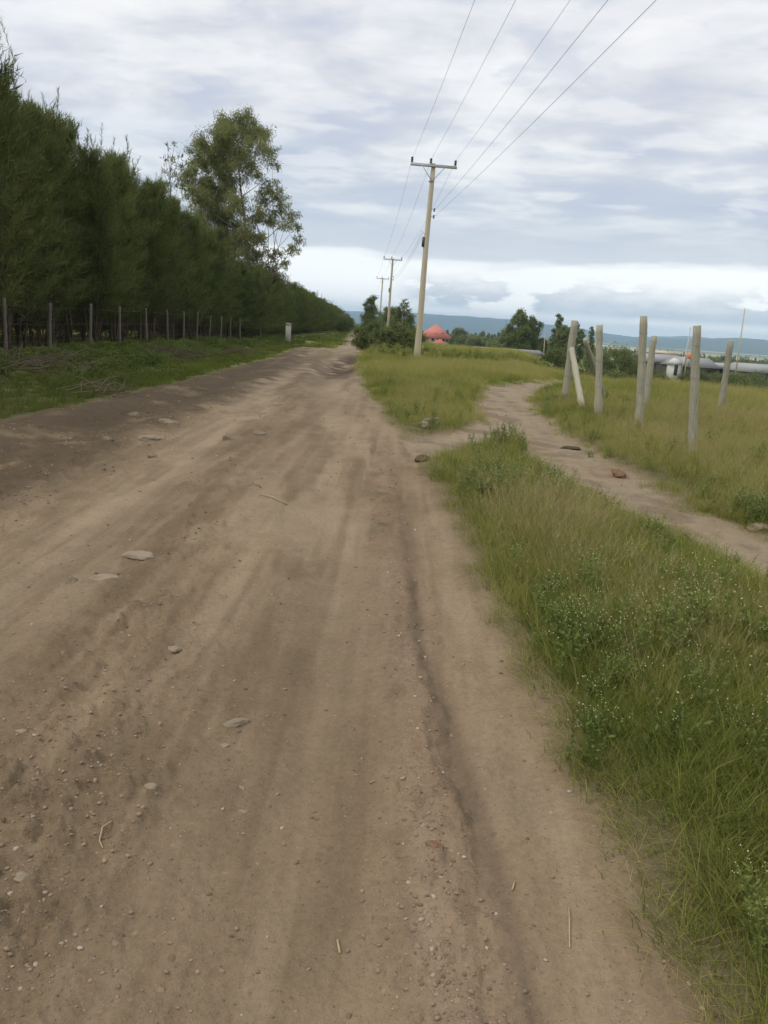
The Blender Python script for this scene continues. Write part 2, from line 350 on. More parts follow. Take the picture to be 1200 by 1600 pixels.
# ------------------------------------------------------------------ ground, road and footpath: one surface, three sheets
def build_land():
    rr = np.concatenate([np.exp(np.arange(math.log(.9), math.log(62), .0062)), np.exp(np.arange(math.log(62), math.log(8900), .03)), [8900.]])
    aa = np.concatenate([np.arange(-180, -46, 4.), np.arange(-46, 46, .17), np.arange(46, 180, 4.)]); aa = np.radians(aa)
    nr, na = len(rr), len(aa)
    RR, AA = np.meshgrid(rr, aa, indexing='ij'); X = (RR*np.sin(AA)).ravel(); Y = (RR*np.cos(AA)).ravel()
    X = np.append(X, 0); Y = np.append(Y, 0)
    Z = height(X, Y)
    V = np.stack([X, Y, Z], 1)
    i = np.arange(nr-1)[:, None]*na; j = np.arange(na)[None, :]; jn = (j+1) % na
    F = np.stack([i+j, i+na+j, i+na+jn, i+jn], -1).reshape(-1, 4)[:, ::-1]
    T = np.stack([np.full(na, nr*na), np.arange(na), (np.arange(na)+1) % na], -1)[:, ::-1]
    # --- natural colour of the bare earth and of the turf floor
    en = edge_noise(X, Y); r = np.hypot(X, Y)
    dr = d_road(X, Y); dp = d_path(X, Y)
    base = np.array([.252, .187, .116]); dust = np.array([.328, .252, .166]); mud = np.array([.072, .053, .035]); red = np.array([.225, .155, .100]); pale = np.array([.30, .245, .172]); brown = np.array([.140, .101, .059])
    C = np.tile(base, (len(X), 1)); stony = np.full(len(X), .25)
    def put(c, w): 
        nonlocal C
        w = np.clip(w, 0, 1)[:, None]; C = C*(1-w) + c*w
    n1 = fbm(X*.7, Y*.35, 71, 4); n2 = fbm(X*3.5, Y*.5, 73, 4); n3 = fbm(X*2.2, Y*2, 77, 5)
    nearp = np.clip(1.2*sst(r, 30, 3), 0, 1)
    put(brown, np.clip(.45*sst(n3+n2*.5, .0, .30), 0, 1))
    put(dust, .85*gauss(X, tA(Y)+n2*.25, .42)*sst(n1, -.45, .1))
    put(dust, .6*gauss(X, tB(Y)+n2*.2, .45)*sst(n1, -.35, .1))
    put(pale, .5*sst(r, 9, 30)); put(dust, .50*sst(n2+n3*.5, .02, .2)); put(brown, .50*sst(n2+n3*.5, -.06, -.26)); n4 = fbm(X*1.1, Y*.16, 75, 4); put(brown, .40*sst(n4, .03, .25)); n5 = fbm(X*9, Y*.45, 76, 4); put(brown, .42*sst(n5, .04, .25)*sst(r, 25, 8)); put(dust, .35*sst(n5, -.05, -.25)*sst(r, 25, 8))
    rg = gauss(X, rdg(Y), .40); put(brown, .55*rg*sst(n3, -.1, .25)); stony += .9*rg
    lft = sst(X, -2.7, -3.6)*sst(Y, 60, 30); put(brown, .75*lft*sst(n3+.25*n1, -.25, .15)); stony += .8*lft
    put(mud, .85*gauss(X, dtc(Y)+n1*.5, .55)*sst(Y, 50, 34)*sst(n3+n2*.6, -.30, .10))
    put(mud, .55*gauss(X, dtc(Y)+.85+n1*.5, .35)*sst(Y, 50, 34)*sst(n3+n2*.6, -.1, .2)); put(np.array([.098, .072, .045]), .85*sst(X+n1*1.2, -2.8, -3.6)*sst(Y, 40, 22)*sst(n3+n2*.5+.1, -.38, .02))
    nl = sst(X, -.55, -1.5)*sst(Y, 4.2, 2.2); put(brown, .6*nl*sst(n2+n3*.5, -.15, .2)); stony += .5*nl
    wq = sst(Y, 13, 8); g = gauss(X, wnd(Y)+n2*.1, .15)*wq; put(red, .85*g*sst(n3, -.3, .15)); put(brown*.8, .55*g*sst(fbm(X*9, Y*5, 78, 3), .0, .25)); stony += 1.1*g
    put(pale, .35*gauss(X, wnd(Y)-.02, .07)*wq*sst(n2, -.1, .2))
    put(mud*1.7, .60*gauss(X, rut(Y)+n2*.05, .045)*sst(Y, 8, 5)*sst(n2+n3, -.35, .05))
    put(np.array([.080, .056, .037]), np.clip(1.4*np.exp(-(((X+1.85)/.75)**2+((Y-31.5)/8)**2)), 0, .95)*sst(n3+n1, -.35, -.05)); put(mud*1.4, .8*gauss(X, -3.45-.05*(Y-20)+n1*.6, .28)*sst(Y, 16, 22)*sst(Y, 48, 40)*sst(n3, -.25, .05)); put(brown, .8*gauss(X, -2.55-.04*(Y-20)+n1*.5, .25)*sst(Y, 15, 19)*sst(Y, 42, 32)*sst(n3, -.2, .1))
    put(mud*1.2, np.clip(1.1*np.exp(-(((X+1.85)/.45)**2+((Y-28.5)/2.6)**2)), 0, .9)*sst(n3, -.3, 0))
    put(brown, .6*np.exp(-(((X+3.3)/.5)**2+((Y-36)/4)**2)))
    put(red, .18*sst(X, -.1, .5)*sst(Y, 30, 10)*sst(n1, -.2, .2))
    pth = sst(dp, -.15, .1)*(dr < 0); put(pale*np.array([.97, .97, .95]), .8*pth*sst(n3, -.4, .1)); put(brown, .6*pth*sst(n3, -.02, .22)); stony += .3*pth
    # turf floor
    ed = np.maximum(dr, dp)+en*.35
    near_floor = np.array([.150, .122, .066]); far_turf = np.array([.235, .245, .078])
    tint = fbm(X*.06, Y*.06, 81, 4)
    farc = far_turf[None]*(1+.5*tint[:, None]) + np.array([.05, .02, 0])[None]*np.maximum(tint, 0)[:, None]*2
    far_col = np.where((r > 420)[:, None], np.array([.07, .085, .04])[None] + np.clip(fbm(X*.0022, Y*.0009, 83, 4)+.06+.12*sst(X/np.maximum(np.abs(Y), 1), .2, .3), 0, .3)[:, None]*np.array([1.1, .95, .50])[None], farc)
    floor = near_floor[None]*(1+.6*n3[:, None])*(1-sst(r, 10, 40))[:, None] + far_col*sst(r, 10, 40)[:, None]
    wt = sst(ed, .10, -.16)[:, None]; wt = np.where((Y < -20)[:, None] | (Y > 160)[:, None], np.maximum(wt, (np.abs(dr) > 6)[:, None]), wt)
    C = C*(1-wt) + floor*wt; stony = stony*(1-wt[:, 0])
    # split
    def fc(a, FF): return a[FF].mean(1)
    masks = {}
    for nm, FF in (('q', F), ('t', T)):
        cdr, cdp, cy = fc(dr, FF), fc(dp, FF), fc(Y, FF)
        road = (cdr > -.05) & (cy < 300) & (cy > -40); path = (cdp > -.05) & ~road
        masks[nm] = np.where(road, 1, np.where(path, 2, 0))
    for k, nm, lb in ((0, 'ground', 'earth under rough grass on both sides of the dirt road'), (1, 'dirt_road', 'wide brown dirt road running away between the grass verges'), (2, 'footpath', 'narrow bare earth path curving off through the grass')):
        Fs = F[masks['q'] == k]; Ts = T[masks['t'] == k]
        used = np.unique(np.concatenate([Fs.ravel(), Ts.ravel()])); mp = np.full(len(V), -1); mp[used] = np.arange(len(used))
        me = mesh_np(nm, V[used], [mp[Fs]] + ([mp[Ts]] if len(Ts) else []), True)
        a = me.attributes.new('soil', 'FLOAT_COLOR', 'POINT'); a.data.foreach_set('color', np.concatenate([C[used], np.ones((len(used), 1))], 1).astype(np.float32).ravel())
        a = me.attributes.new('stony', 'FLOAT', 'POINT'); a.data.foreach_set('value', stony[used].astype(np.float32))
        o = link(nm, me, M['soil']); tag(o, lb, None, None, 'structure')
build_land()

# ------------------------------------------------------------------ hills on the horizon
M['hill'] = plain('hill_bush', (.045, .062, .034), .95, .35, .004, .05)
def ridge(name, label, dist, prof, z0=-24., depth=1800.):
    az = np.linspace(prof[0][0], prof[-1][0], 140); el = I(az, [p[0] for p in prof], [p[1] for p in prof])
    el = np.maximum(el + .07*(np.array([fbm(np.array([a*.9]), np.array([dist*.01]), 91, 4)[0] for a in az])), .0)
    rows = np.linspace(-1, 1, 17); V = []
    for t in rows:
        dd = dist + t*depth; hh = (CAMH + dist*np.tan(np.radians(el)) - z0)*(1-abs(t)**1.6) + z0 - 1.0
        hh = hh + (1-abs(t))*18*np.array([fbm(np.array([a*1.3]), np.array([t*2.]), 93, 3)[0] for a in az])*(abs(t) > .05)
        V.append(np.stack([dd*np.sin(np.radians(az)), dd*np.cos(np.radians(az)), hh], 1))
    na = len(az); V = np.concatenate(V); i = np.arange(16)[:, None]*na; j = np.arange(na-1)[None]
    F = np.stack([i+j, i+j+1, i+na+j+1, i+na+j], -1).reshape(-1, 4)
    o = link(name, mesh_np(name, V, [F], True), M['hill']); return tag(o, label, None, None, 'structure')
ridge('hills', 'long blue wooded ridge on the horizon behind the red roofed house', 6200, [(-24, .0), (-18, .35), (-12, .55), (-8, .62), (-5, .69), (-3.5, .66), (-1.5, .74), (.8, .88), (3, .84), (5.3, .88), (7, .86), (9, .78), (10.6, .72), (12.5, .56), (14, .42), (15.5, .30), (17.5, .20), (20, .0)])
ridge('hills', 'flat topped blue hill on the horizon at the far right', 5200, [(15.5, 0), (17, .17), (18.5, .30), (20, .36), (21.3, .50), (22.3, .62), (23.2, .67), (24, .64), (25, .52), (26.5, .34), (28, .26), (31, .2), (38, 0)], depth=1300)
ridge('hills', 'paler low hill on the horizon beside the flat topped hill', 7000, [(15, .1), (17, .32), (18.5, .42), (19.5, .55), (20.3, .58), (21.3, .5), (22.5, .3), (25, .1), (28, 0)], depth=900)

# ------------------------------------------------------------------ scattered ground cover (geometry-node instances, uncountable stuff)
def proto_collection(name, meshes):
    c = bpy.data.collections.new(name)
    for k, me in enumerate(meshes):
        o = bpy.data.objects.new(f'{name}_{k:02d}', me); c.objects.link(o)
    return c
def scatter(name, label, cat, P, idx, rot, scl, tint, coll):
    P = np.asarray(P, np.float32); me = bpy.data.meshes.new(name); me.vertices.add(len(P)); me.vertices.foreach_set('co', P.ravel())
    for nm, typ, arr, key in (('rot', 'FLOAT_VECTOR', rot, 'vector'), ('scl', 'FLOAT', scl, 'value'), ('tint', 'FLOAT', tint, 'value'), ('pick', 'INT', idx, 'value')):
        a = me.attributes.new(nm, typ, 'POINT'); a.data.foreach_set(key, np.ascontiguousarray(arr, np.int32 if typ == 'INT' else np.float32).ravel())
    me.update()
    o = bpy.data.objects.new(name, me); COL.objects.link(o)
    g = bpy.data.node_groups.new(name, 'GeometryNodeTree')
    g.interface.new_socket('Geometry', in_out='INPUT', socket_type='NodeSocketGeometry'); g.interface.new_socket('Geometry', in_out='OUTPUT', socket_type='NodeSocketGeometry')
    N = g.nodes; gi = N.new('NodeGroupInput'); go = N.new('NodeGroupOutput'); ip = N.new('GeometryNodeInstanceOnPoints'); ci = N.new('GeometryNodeCollectionInfo')
    ci.inputs['Collection'].default_value = coll; ci.inputs['Separate Children'].default_value = True; ci.inputs['Reset Children'].default_value = True
    def na(nm, t): q = N.new('GeometryNodeInputNamedAttribute'); q.data_type = t; q.inputs['Name'].default_value = nm; return q.outputs['Attribute']
    L = g.links.new
    L(gi.outputs[0], ip.inputs['Points']); L(ci.outputs[0], ip.inputs['Instance']); ip.inputs['Pick Instance'].default_value = True
    L(na('pick', 'INT'), ip.inputs['Instance Index'])
    e2r = N.new('FunctionNodeEulerToRotation'); L(na('rot', 'FLOAT_VECTOR'), e2r.inputs[0]); L(e2r.outputs[0], ip.inputs['Rotation'])
    L(na('scl', 'FLOAT'), ip.inputs['Scale']); L(ip.outputs[0], go.inputs[0])
    md = o.modifiers.new('scatter', 'NODES'); md.node_group = g
    return tag(o, label, cat, None, 'stuff')

M['grass'] = grassmat('grass_blade', (.165, .215, .046), (.335, .330, .088), (.48, .42, .17), .44)
M['straw'] = plain('dry_straw', (.42, .34, .19), .9, .25, 30)
M['seed'] = grassmat('seed_head', (.30, .29, .12), (.36, .31, .15), (.40, .31, .18), .25)
M['weed'] = grassmat('weed_leaf', (.17, .225, .065), (.25, .29, .085), (.34, .34, .11))
M['flower'] = plain('small_white_flower', (.60, .60, .36), .8, .1, 30)

def tuft(rng, n, rad, h0, h1, w, lean, mats=('grass', 'seed'), seed=0.0, segs=3, curl=1.0):
    mb = MB()
    P = rng.randn(n, 2)*rad*.5; th = np.arctan2(P[:, 1], P[:, 0]) + rng.randn(n)*.9
    H = h0 + (h1-h0)*rng.rand(n)**1.3; ln = lean*(.3+rng.rand(n))
    D = np.stack([np.cos(th), np.sin(th)], 1)
    t = np.linspace(0, 1, segs+1)
    S = np.stack([-D[:, 1], D[:, 0]], 1); tw = rng.rand(n)*math.pi; S3 = np.stack([S[:, 0]*np.cos(tw)+D[:, 0]*np.sin(tw), S[:, 1]*np.cos(tw)+D[:, 1]*np.sin(tw)], 1)
    VV = []
    for k, q in enumerate(t):
        off = D*(ln*H*q**(1+curl))[:, None]; zz = H*q*(1-.25*np.minimum(ln, 1.5)*q)-.02
        ww = w*(1-q**1.5*.85)*(.7+.6*((np.arange(n)*.618) % 1))
        for sg in (-1, 1): VV.append(np.concatenate([P+off+sg*S3*ww[:, None]*.5, zz[:, None]], 1))
    VV = np.stack(VV, 1); k2 = VV.shape[1]
    F = np.concatenate([np.stack([np.arange(n)*k2+2*k, np.arange(n)*k2+2*k+1, np.arange(n)*k2+2*k+3, np.arange(n)*k2+2*k+2], 1) for k in range(segs)])
    mb._add(VV.reshape(-1, 3), F)
    if seed > 0:
        sel = np.where(H > h0+(h1-h0)*.45)[0]; sel = sel[rng.rand(len(sel)) < seed]
        tip = (VV[sel, -1]+VV[sel, -2])/2; mb.cur = 1
        for s_ in range(7):
            m_ = len(sel); a = rng.rand(m_)*6.28; fr = rng.rand(m_)*.10
            b = tip - np.stack([D[sel, 0]*fr*.4, D[sel, 1]*fr*.4, fr], 1)
            mb.blades(b, np.stack([np.cos(a)*.45, np.sin(a)*.45, .9+0*a], 1), .035+.03*rng.rand(m_), .0045, rng)
    return mb.mesh('grass_tuft', False, [M[m] for m in mats])
def weed(rng, n=7, h=.34, flowers=True):
    mb = MB(); tips = []
    for k in range(n):
        a = rng.rand()*6.28; b = rng.randn(2)*.04; l = h*(.6+.5*rng.rand()); d = np.array([math.cos(a), math.sin(a)])*(.15+.35*rng.rand())
        P = np.array([[b[0]+d[0]*l*q**1.3, b[1]+d[1]*l*q**1.3, l*q-.02] for q in (0, .35, .7, 1)]); mb.tube(P, [.0024, .002, .0016, .001], 3, False)
        m_ = 26; q = rng.rand(m_)*.8+.15; base = np.stack([np.interp(q, (0, .35, .7, 1), P[:, c]) for c in range(3)], 1)
        aa = rng.rand(m_)*6.28; mb.blades(base, np.stack([np.cos(aa), np.sin(aa), .3+.5*rng.rand(m_)], 1), .022+.024*rng.rand(m_), .008+.008*rng.rand(m_), rng, True)
        for f in range(3):
            aa = rng.rand()*6.28; e = P[-1]+np.array([math.cos(aa)*.04, math.sin(aa)*.04, .01+.05*rng.rand()]); mb.tube(np.array([P[-1]*.4+P[-2]*.6, e]), .0009, 3, False); tips.append(e)
    if flowers:
        mb.cur = 1
        for e in tips:
            r_ = .0022+.0016*rng.rand(); mb.tube(np.array([e-[0, 0, r_*.6], e+[0, 0, r_*.1], e+[0, 0, r_*.8]]), [r_*.5, r_, r_*.55], 5)
    return mb.mesh('weed_plant', False, [M['weed'], M['flower']])
g_ = np.random.RandomState(3)
near_meshes = [tuft(g_, 34, .10, .10, .24, .0042, .7), tuft(g_, 34, .11, .12, .28, .0040, .65), tuft(g_, 34, .10, .13, .28, .0038, .65, seed=.05), tuft(g_, 32, .12, .15, .36, .0034, .65, seed=.15), tuft(g_, 26, .12, .18, .46, .0030, .6, seed=.35),
               tuft(g_, 40, .13, .05, .13, .0040, 1.6), weed(g_), weed(g_, 9, .26), tuft(g_, 18, .12, .08, .22, .0034, 1.9)]
near_coll = proto_collection('grass_tuft', near_meshes)
g_ = np.random.RandomState(4)
mid_meshes = [tuft(g_, 60, .26, .10, .26, .010, .8, segs=2), tuft(g_, 60, .28, .13, .32, .009, .75, seed=.05, segs=2), tuft(g_, 54, .28, .18, .42, .008, .65, seed=.2, segs=2), tuft(g_, 60, .25, .05, .15, .010, 1.4, segs=2)]
mid_coll = proto_collection('turf_tuft', mid_meshes)
g_ = np.random.RandomState(5)
far_meshes = [tuft(g_, 90, .8, .10, .26, .026, .8, segs=2), tuft(g_, 90, .85, .15, .36, .024, .7, segs=2), tuft(g_, 80, .8, .22, .5, .024, .6, segs=2)]
far_coll = proto_collection('meadow_tuft', far_meshes)

def pts(r0, r1, dens, azr, seed):
    rng = np.random.RandomState(seed); A = .5*(r1*r1-r0*r0)*2*R(azr); m = int(A*dens)
    r = np.sqrt(r0*r0+(r1*r1-r0*r0)*rng.rand(m)); a = (rng.rand(m)*2-1)*R(azr)
    return r*np.sin(a), r*np.cos(a), rng
def cover(x, y):
    """how far inside the turf (metres, positive = grass)"""
    return -np.maximum(d_road(x, y)+.03, d_path(x, y)-.13) - edge_noise(x, y)*.55
def lush(x, y):                                          # 0 short and green .. 1 tall and dry
    d = -np.maximum(d_road(x, y), d_path(x, y))
    f = sst(d, .15, 1.0)*.42 + fbm(x*.8, y*.8, 101, 4)*1.3 + fbm(x*.14, y*.14, 103, 3)*.9
    return np.clip(f+.08, 0, 1)
def do_grass():
    parts = []
    def zone(nm, lb, r0, r1, dens, azr, seed, coll, kind):
        x, y, rng = pts(r0, r1, dens, azr, seed); c = cover(x, y)
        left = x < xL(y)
        keep = (c > 0) & (rng.rand(len(x)) < np.clip(.55+c*2.2, 0, 1)) & (x > -14.5)
        keep &= ~((x < -11.3) & (rng.rand(len(x)) < .75))
        if kind != 'near': pass
        x, y, c, left = x[keep], y[keep], c[keep], left[keep]; m = len(x); z = height(x, y)
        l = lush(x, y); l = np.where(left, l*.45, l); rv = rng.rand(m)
        pink = fbm(x*.35, y*.35, 107, 3)
        if kind == 'near':
            q = np.clip(l+(rv-.5)*.45, 0, .999); idx = np.select([q < .14, q < .34, q < .58, q < .80], [0, 1, 2, 3], 4)
            wz = sst(fbm(x*.8+3, y*.8, 111, 3), .04, .25)*sst(c, 1.5, .3)*.16 + .02; idx = np.where(rng.rand(m) < wz, np.where(rng.rand(m) < .7, 6, 7), idx)
            e = c < .15+.10*fbm(x*2, y*2, 113, 2); idx = np.where(e & (rng.rand(m) < .8), np.where(rng.rand(m) < .55, 5, 8), idx)
            tint = np.clip(.22+.52*l+rng.randn(m)*.18 + .5*pink, 0, 1); tint = np.where(idx == 8, .92, tint); tint = np.where((idx == 5), np.clip(tint+.22*rng.randn(m), 0, 1), tint)
            tint = np.where(idx == 4, np.minimum(tint+.15, 1), tint); scl = .55+.55*rng.rand(m)
        else:
            q = np.clip(l+(rv-.5)*.4, 0, .999); idx = np.select([q < .3, q < .62], [0, 1], 2)
            if kind == 'mid': idx = np.where(c < .35, np.where(rng.rand(m) < .6, 3, 0), idx)
            tint = np.clip(.30+.50*l+rng.randn(m)*.14+.5*pink, 0, 1); scl = .7+.55*rng.rand(m)
        tint = np.where(left, np.clip(tint*.45-.06+.10*rng.randn(m), 0, 1), .2+.8*tint)  # left verge tinted darker: shade of the tree row put into the grass colour
        scl = scl*(.72+.28*sst(c, 0, .6)); scl = scl*np.where(left, np.interp(x, [-10, -7.5, -6], [.38, .6, .85]), 1)*np.where(~left & (np.hypot(x, y) > 42), .8, 1)
        rot = np.stack([rng.randn(m)*.08, rng.randn(m)*.08, rng.rand(m)*6.28], 1)
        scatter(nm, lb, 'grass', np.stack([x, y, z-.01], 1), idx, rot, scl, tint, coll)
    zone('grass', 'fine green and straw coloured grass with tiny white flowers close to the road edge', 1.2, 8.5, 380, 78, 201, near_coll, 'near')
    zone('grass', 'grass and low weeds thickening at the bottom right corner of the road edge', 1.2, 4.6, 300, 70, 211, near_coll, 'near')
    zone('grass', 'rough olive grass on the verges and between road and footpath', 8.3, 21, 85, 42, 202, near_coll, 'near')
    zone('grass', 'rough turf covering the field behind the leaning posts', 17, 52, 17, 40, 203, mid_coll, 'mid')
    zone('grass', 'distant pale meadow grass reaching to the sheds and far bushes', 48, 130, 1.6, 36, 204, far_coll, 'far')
do_grass()

# ------------------------------------------------------------------ materials for the objects
M['needle'] = foliage('hedge_needle', (.060, .083, .028), (.220, .238, .092), .38, .55)
M['bark'] = plain('dark_bark', (.105, .082, .058), .95, .4, 5., .1, 0, (3, 3, .5))
M['euleaf'] = foliage('gum_leaf', (.19, .21, .075), (.34, .34, .15), .42, .5)
M['eubark'] = plain('pale_gum_bark', (.30, .26, .21), .85, .3, 4., .2, 0, (3, 3, .4))
M['bushleaf'] = foliage('bush_leaf', (.125, .165, .065), (.225, .260, .110), .42, .8)
M['treeleaf'] = foliage('field_tree_leaf', (.145, .178, .072), (.265, .295, .125), .44, .4)
M['paleleaf'] = foliage('yellow_green_leaf', (.10, .13, .045), (.19, .20, .07), .30, .4)
M['pole'] = plain('weathered_pole_wood', (.50, .44, .32), .85, .22, 7., .2, 0, (6, 6, .35))
M['galv'] = plain('galvanised_steel', (.46, .46, .46), .5, .12, 12., .5, .3)
M['ceramic'] = plain('dark_insulator', (.055, .060, .070), .35, .1, 10., .5)
M['wire'] = plain('aluminium_wire', (.20, .20, .21), .5, .1, 10., .4)
M['post'] = plain('grey_post_wood', (.33, .315, .235), .9, .50, 9., .15, 0, (7, 7, .5))
M['cut'] = plain('sky_bright_cut_wood', (.66, .64, .56), .9, .15, 20.)  # post tops get the sky's light put into this paler colour
M['paintpost'] = plain('whitewashed_post', (.42, .41, .36), .85, .35, 9.)
M['oldpost'] = plain('old_fence_post_wood', (.145, .130, .100), .9, .30, 9., .1, 0, (7, 7, .5))
M['rock'] = plain('grey_brown_rock', (.21, .168, .115), .92, .35, 16., .15)
M['palerock'] = plain('pale_flat_rock', (.255, .205, .142), .9, .25, 18., .2)
M['redrock'] = plain('red_brown_lump', (.19, .118, .072), .95, .35, 16., .1)
M['darklump'] = plain('dark_earth_lump', (.105, .075, .050), .97, .4, 14., .08)
M['branch'] = plain('dead_branch', (.15, .120, .080), .95, .35, 14., .1)

def at(px, py, Y):                                       # a point of the place at distance Y, used to read positions off the survey sheet
    d = cF*1232 + cR*(px-600) + cU*(800-py); t = Y/d.y
    return Vector((d.x*t, Y, CAMH+d.z*t))

# ------------------------------------------------------------------ the tree row on the left
def hedge_crown(seed, H, bushy):
    rng = np.random.RandomState(seed); mb = MB(); lo = .35 if bushy else 1.35
    nb = 84; P, D, L, W = [], [], [], []
    for k in range(nb):
        f = (k+rng.rand())/nb; z = lo + (H-lo)*f**.92; a = k*2.4+rng.randn()*.4
        rad = (1.75 if bushy else 1.45)*(1-f**1.8*.82)*(.65+.5*rng.rand())
        if not bushy and f < .10: rad *= .8
        up = .35+.9*f + .2*rng.randn()
        d = np.array([math.cos(a), math.sin(a), up]); d /= np.linalg.norm(d)
        ln = rad/max(.25, math.hypot(d[0], d[1]))
        ln = min(ln, 2.3)
        st = np.array([rng.randn()*.12, rng.randn()*.12, z-.25*ln*d[2]])
        for s in range(11):
            q = (s+1+rng.rand()*.6)/11.5; b = st + d*ln*q + np.array([0, 0, .16*q*q])
            for u in range(13):
                v = d*.7 + np.array([0, 0, .55]) + rng.randn(3)*.55
                P.append(b+rng.randn(3)*.10); D.append(v); L.append(.16+.26*rng.rand()); W.append(.018+.016*rng.rand())
    # leading shoots standing above the outline
    for s in range(18):
        b0 = np.array([rng.randn()*.7, rng.randn()*.7, H*(.78+.18*rng.rand())]); ln = .35+.6*rng.rand(); d = np.array([rng.randn()*.2, rng.randn()*.16, 1.])
        for u in range(46):
            q = u/46.; b = b0 + d*ln*q; a = rng.rand()*6.28
            P.append(b); D.append([math.cos(a)*.6, math.sin(a)*.6, .9]); L.append((.10+.16*rng.rand())*(1.15-q*.6)); W.append(.016)
    mb.blades(np.array(P), np.array(D), np.array(L), np.array(W), rng)
    return mb.mesh('crown', False, [M['needle']])
def hedge_trunk(seed, H, bushy):
    rng = np.random.RandomState(seed); mb = MB()
    for k in range(5 if not bushy else 2):
        a = rng.rand()*6.28; o = np.array([math.cos(a), math.sin(a)])*(.06+.2*rng.rand()); ln = rng.randn(2)*.35; hh = H*(.92 if k == 0 else .45+.3*rng.rand())
        P = [[o[0]+ln[0]*q+.05*math.sin(4*q+k), o[1]+ln[1]*q+.05*math.cos(5*q+k), hh*q-.15] for q in np.linspace(0, 1, 7)]
        mb.tube(P, np.linspace(.055 if k == 0 else .035, .010, 7), 6)
    for k in range(44):                                   # dead lower twigs
        z = .25+2.6*rng.rand(); a = rng.rand()*6.28; ln = .5+.9*rng.rand(); b = np.array([rng.randn()*.1, rng.randn()*.1, z]); d = np.array([math.cos(a), math.sin(a), .15+.7*rng.rand()])
        P = [b, b+d*ln*.5+rng.randn(3)*.05, b+d*ln+rng.randn(3)*.09]; mb.tube(P, [.011, .007, .003], 4, False)
        for j in range(2):
            e = b+d*ln*(.4+.4*rng.rand()); mb.tube([e, e+(d+rng.randn(3)*.7)*ln*.4], [.005, .002], 3, False)
    return mb.mesh('trunk', True, [M['bark']])
HV = [(hedge_crown(300+k, 8.0, False), hedge_trunk(320+k, 8.0, False)) for k in range(4)]
BV = [(hedge_crown(340+k, 6.0, True), hedge_trunk(350+k, 6.0, True)) for k in range(3)]
def hedge_h(y): return I(y, [10, 22, 28, 33, 37, 45, 51, 60, 79, 104, 124, 163], [9.0, 8.7, 8.0, 7.1, 7.0, 7.1, 6.9, 5.5, 4.9, 4.2, 3.7, 2.8])
def hedge_x(y): return I(y, [0, 58, 72, 95, 125, 165], [-12.7, -12.5, -11.6, -10.9, -10.6, -10.8])
def tree_row():
    rng = random.Random(5); first = {}
    lb = 'dark feathery evergreen in the dense tree row behind the left fence'
    def one(x, y, h, var, s):
        cm, tm = var; t = empty('hedge_tree', (x, y, hz(x, y)-.05), lb, 'tree', 'evergreens in the dense row along the left verge', rng.random()*6.28)
        t.scale = (s, s, h)
        link('crown', cm, None, t); link('trunk', tm, None, t)
    y = 9.0
    while y < 166:
        bushy = y > 62; st = I(y, [9, 60, 166], [1.2, 1.5, 2.2])
        x = hedge_x(y)+rng.uniform(-.35, .35); H = hedge_h(y)*rng.uniform(.88, 1.08)
        one(x, y, H/(6.0 if bushy else 8.0), rng.choice(BV if bushy else HV), rng.uniform(.95, 1.2)*(1.05 if bushy else 1))
        y += st*rng.uniform(.8, 1.2)
    for row, (dx, st) in enumerate(((-1.9, 1.75), (-4.1, 2.5), (-6.8, 2.8))):
        y = 9.5+row*.6
        while y < (110 if row < 2 else 75):
            x = hedge_x(y)+dx+rng.uniform(-.5, .5); H = hedge_h(y)*rng.uniform(.86, 1.0)
            bushy = True
            one(x, y, H/(6.0 if bushy else 8.0), rng.choice(BV if bushy else HV), rng.uniform(1.05, 1.3))
            y += st*rng.uniform(.85, 1.15)
tree_row()

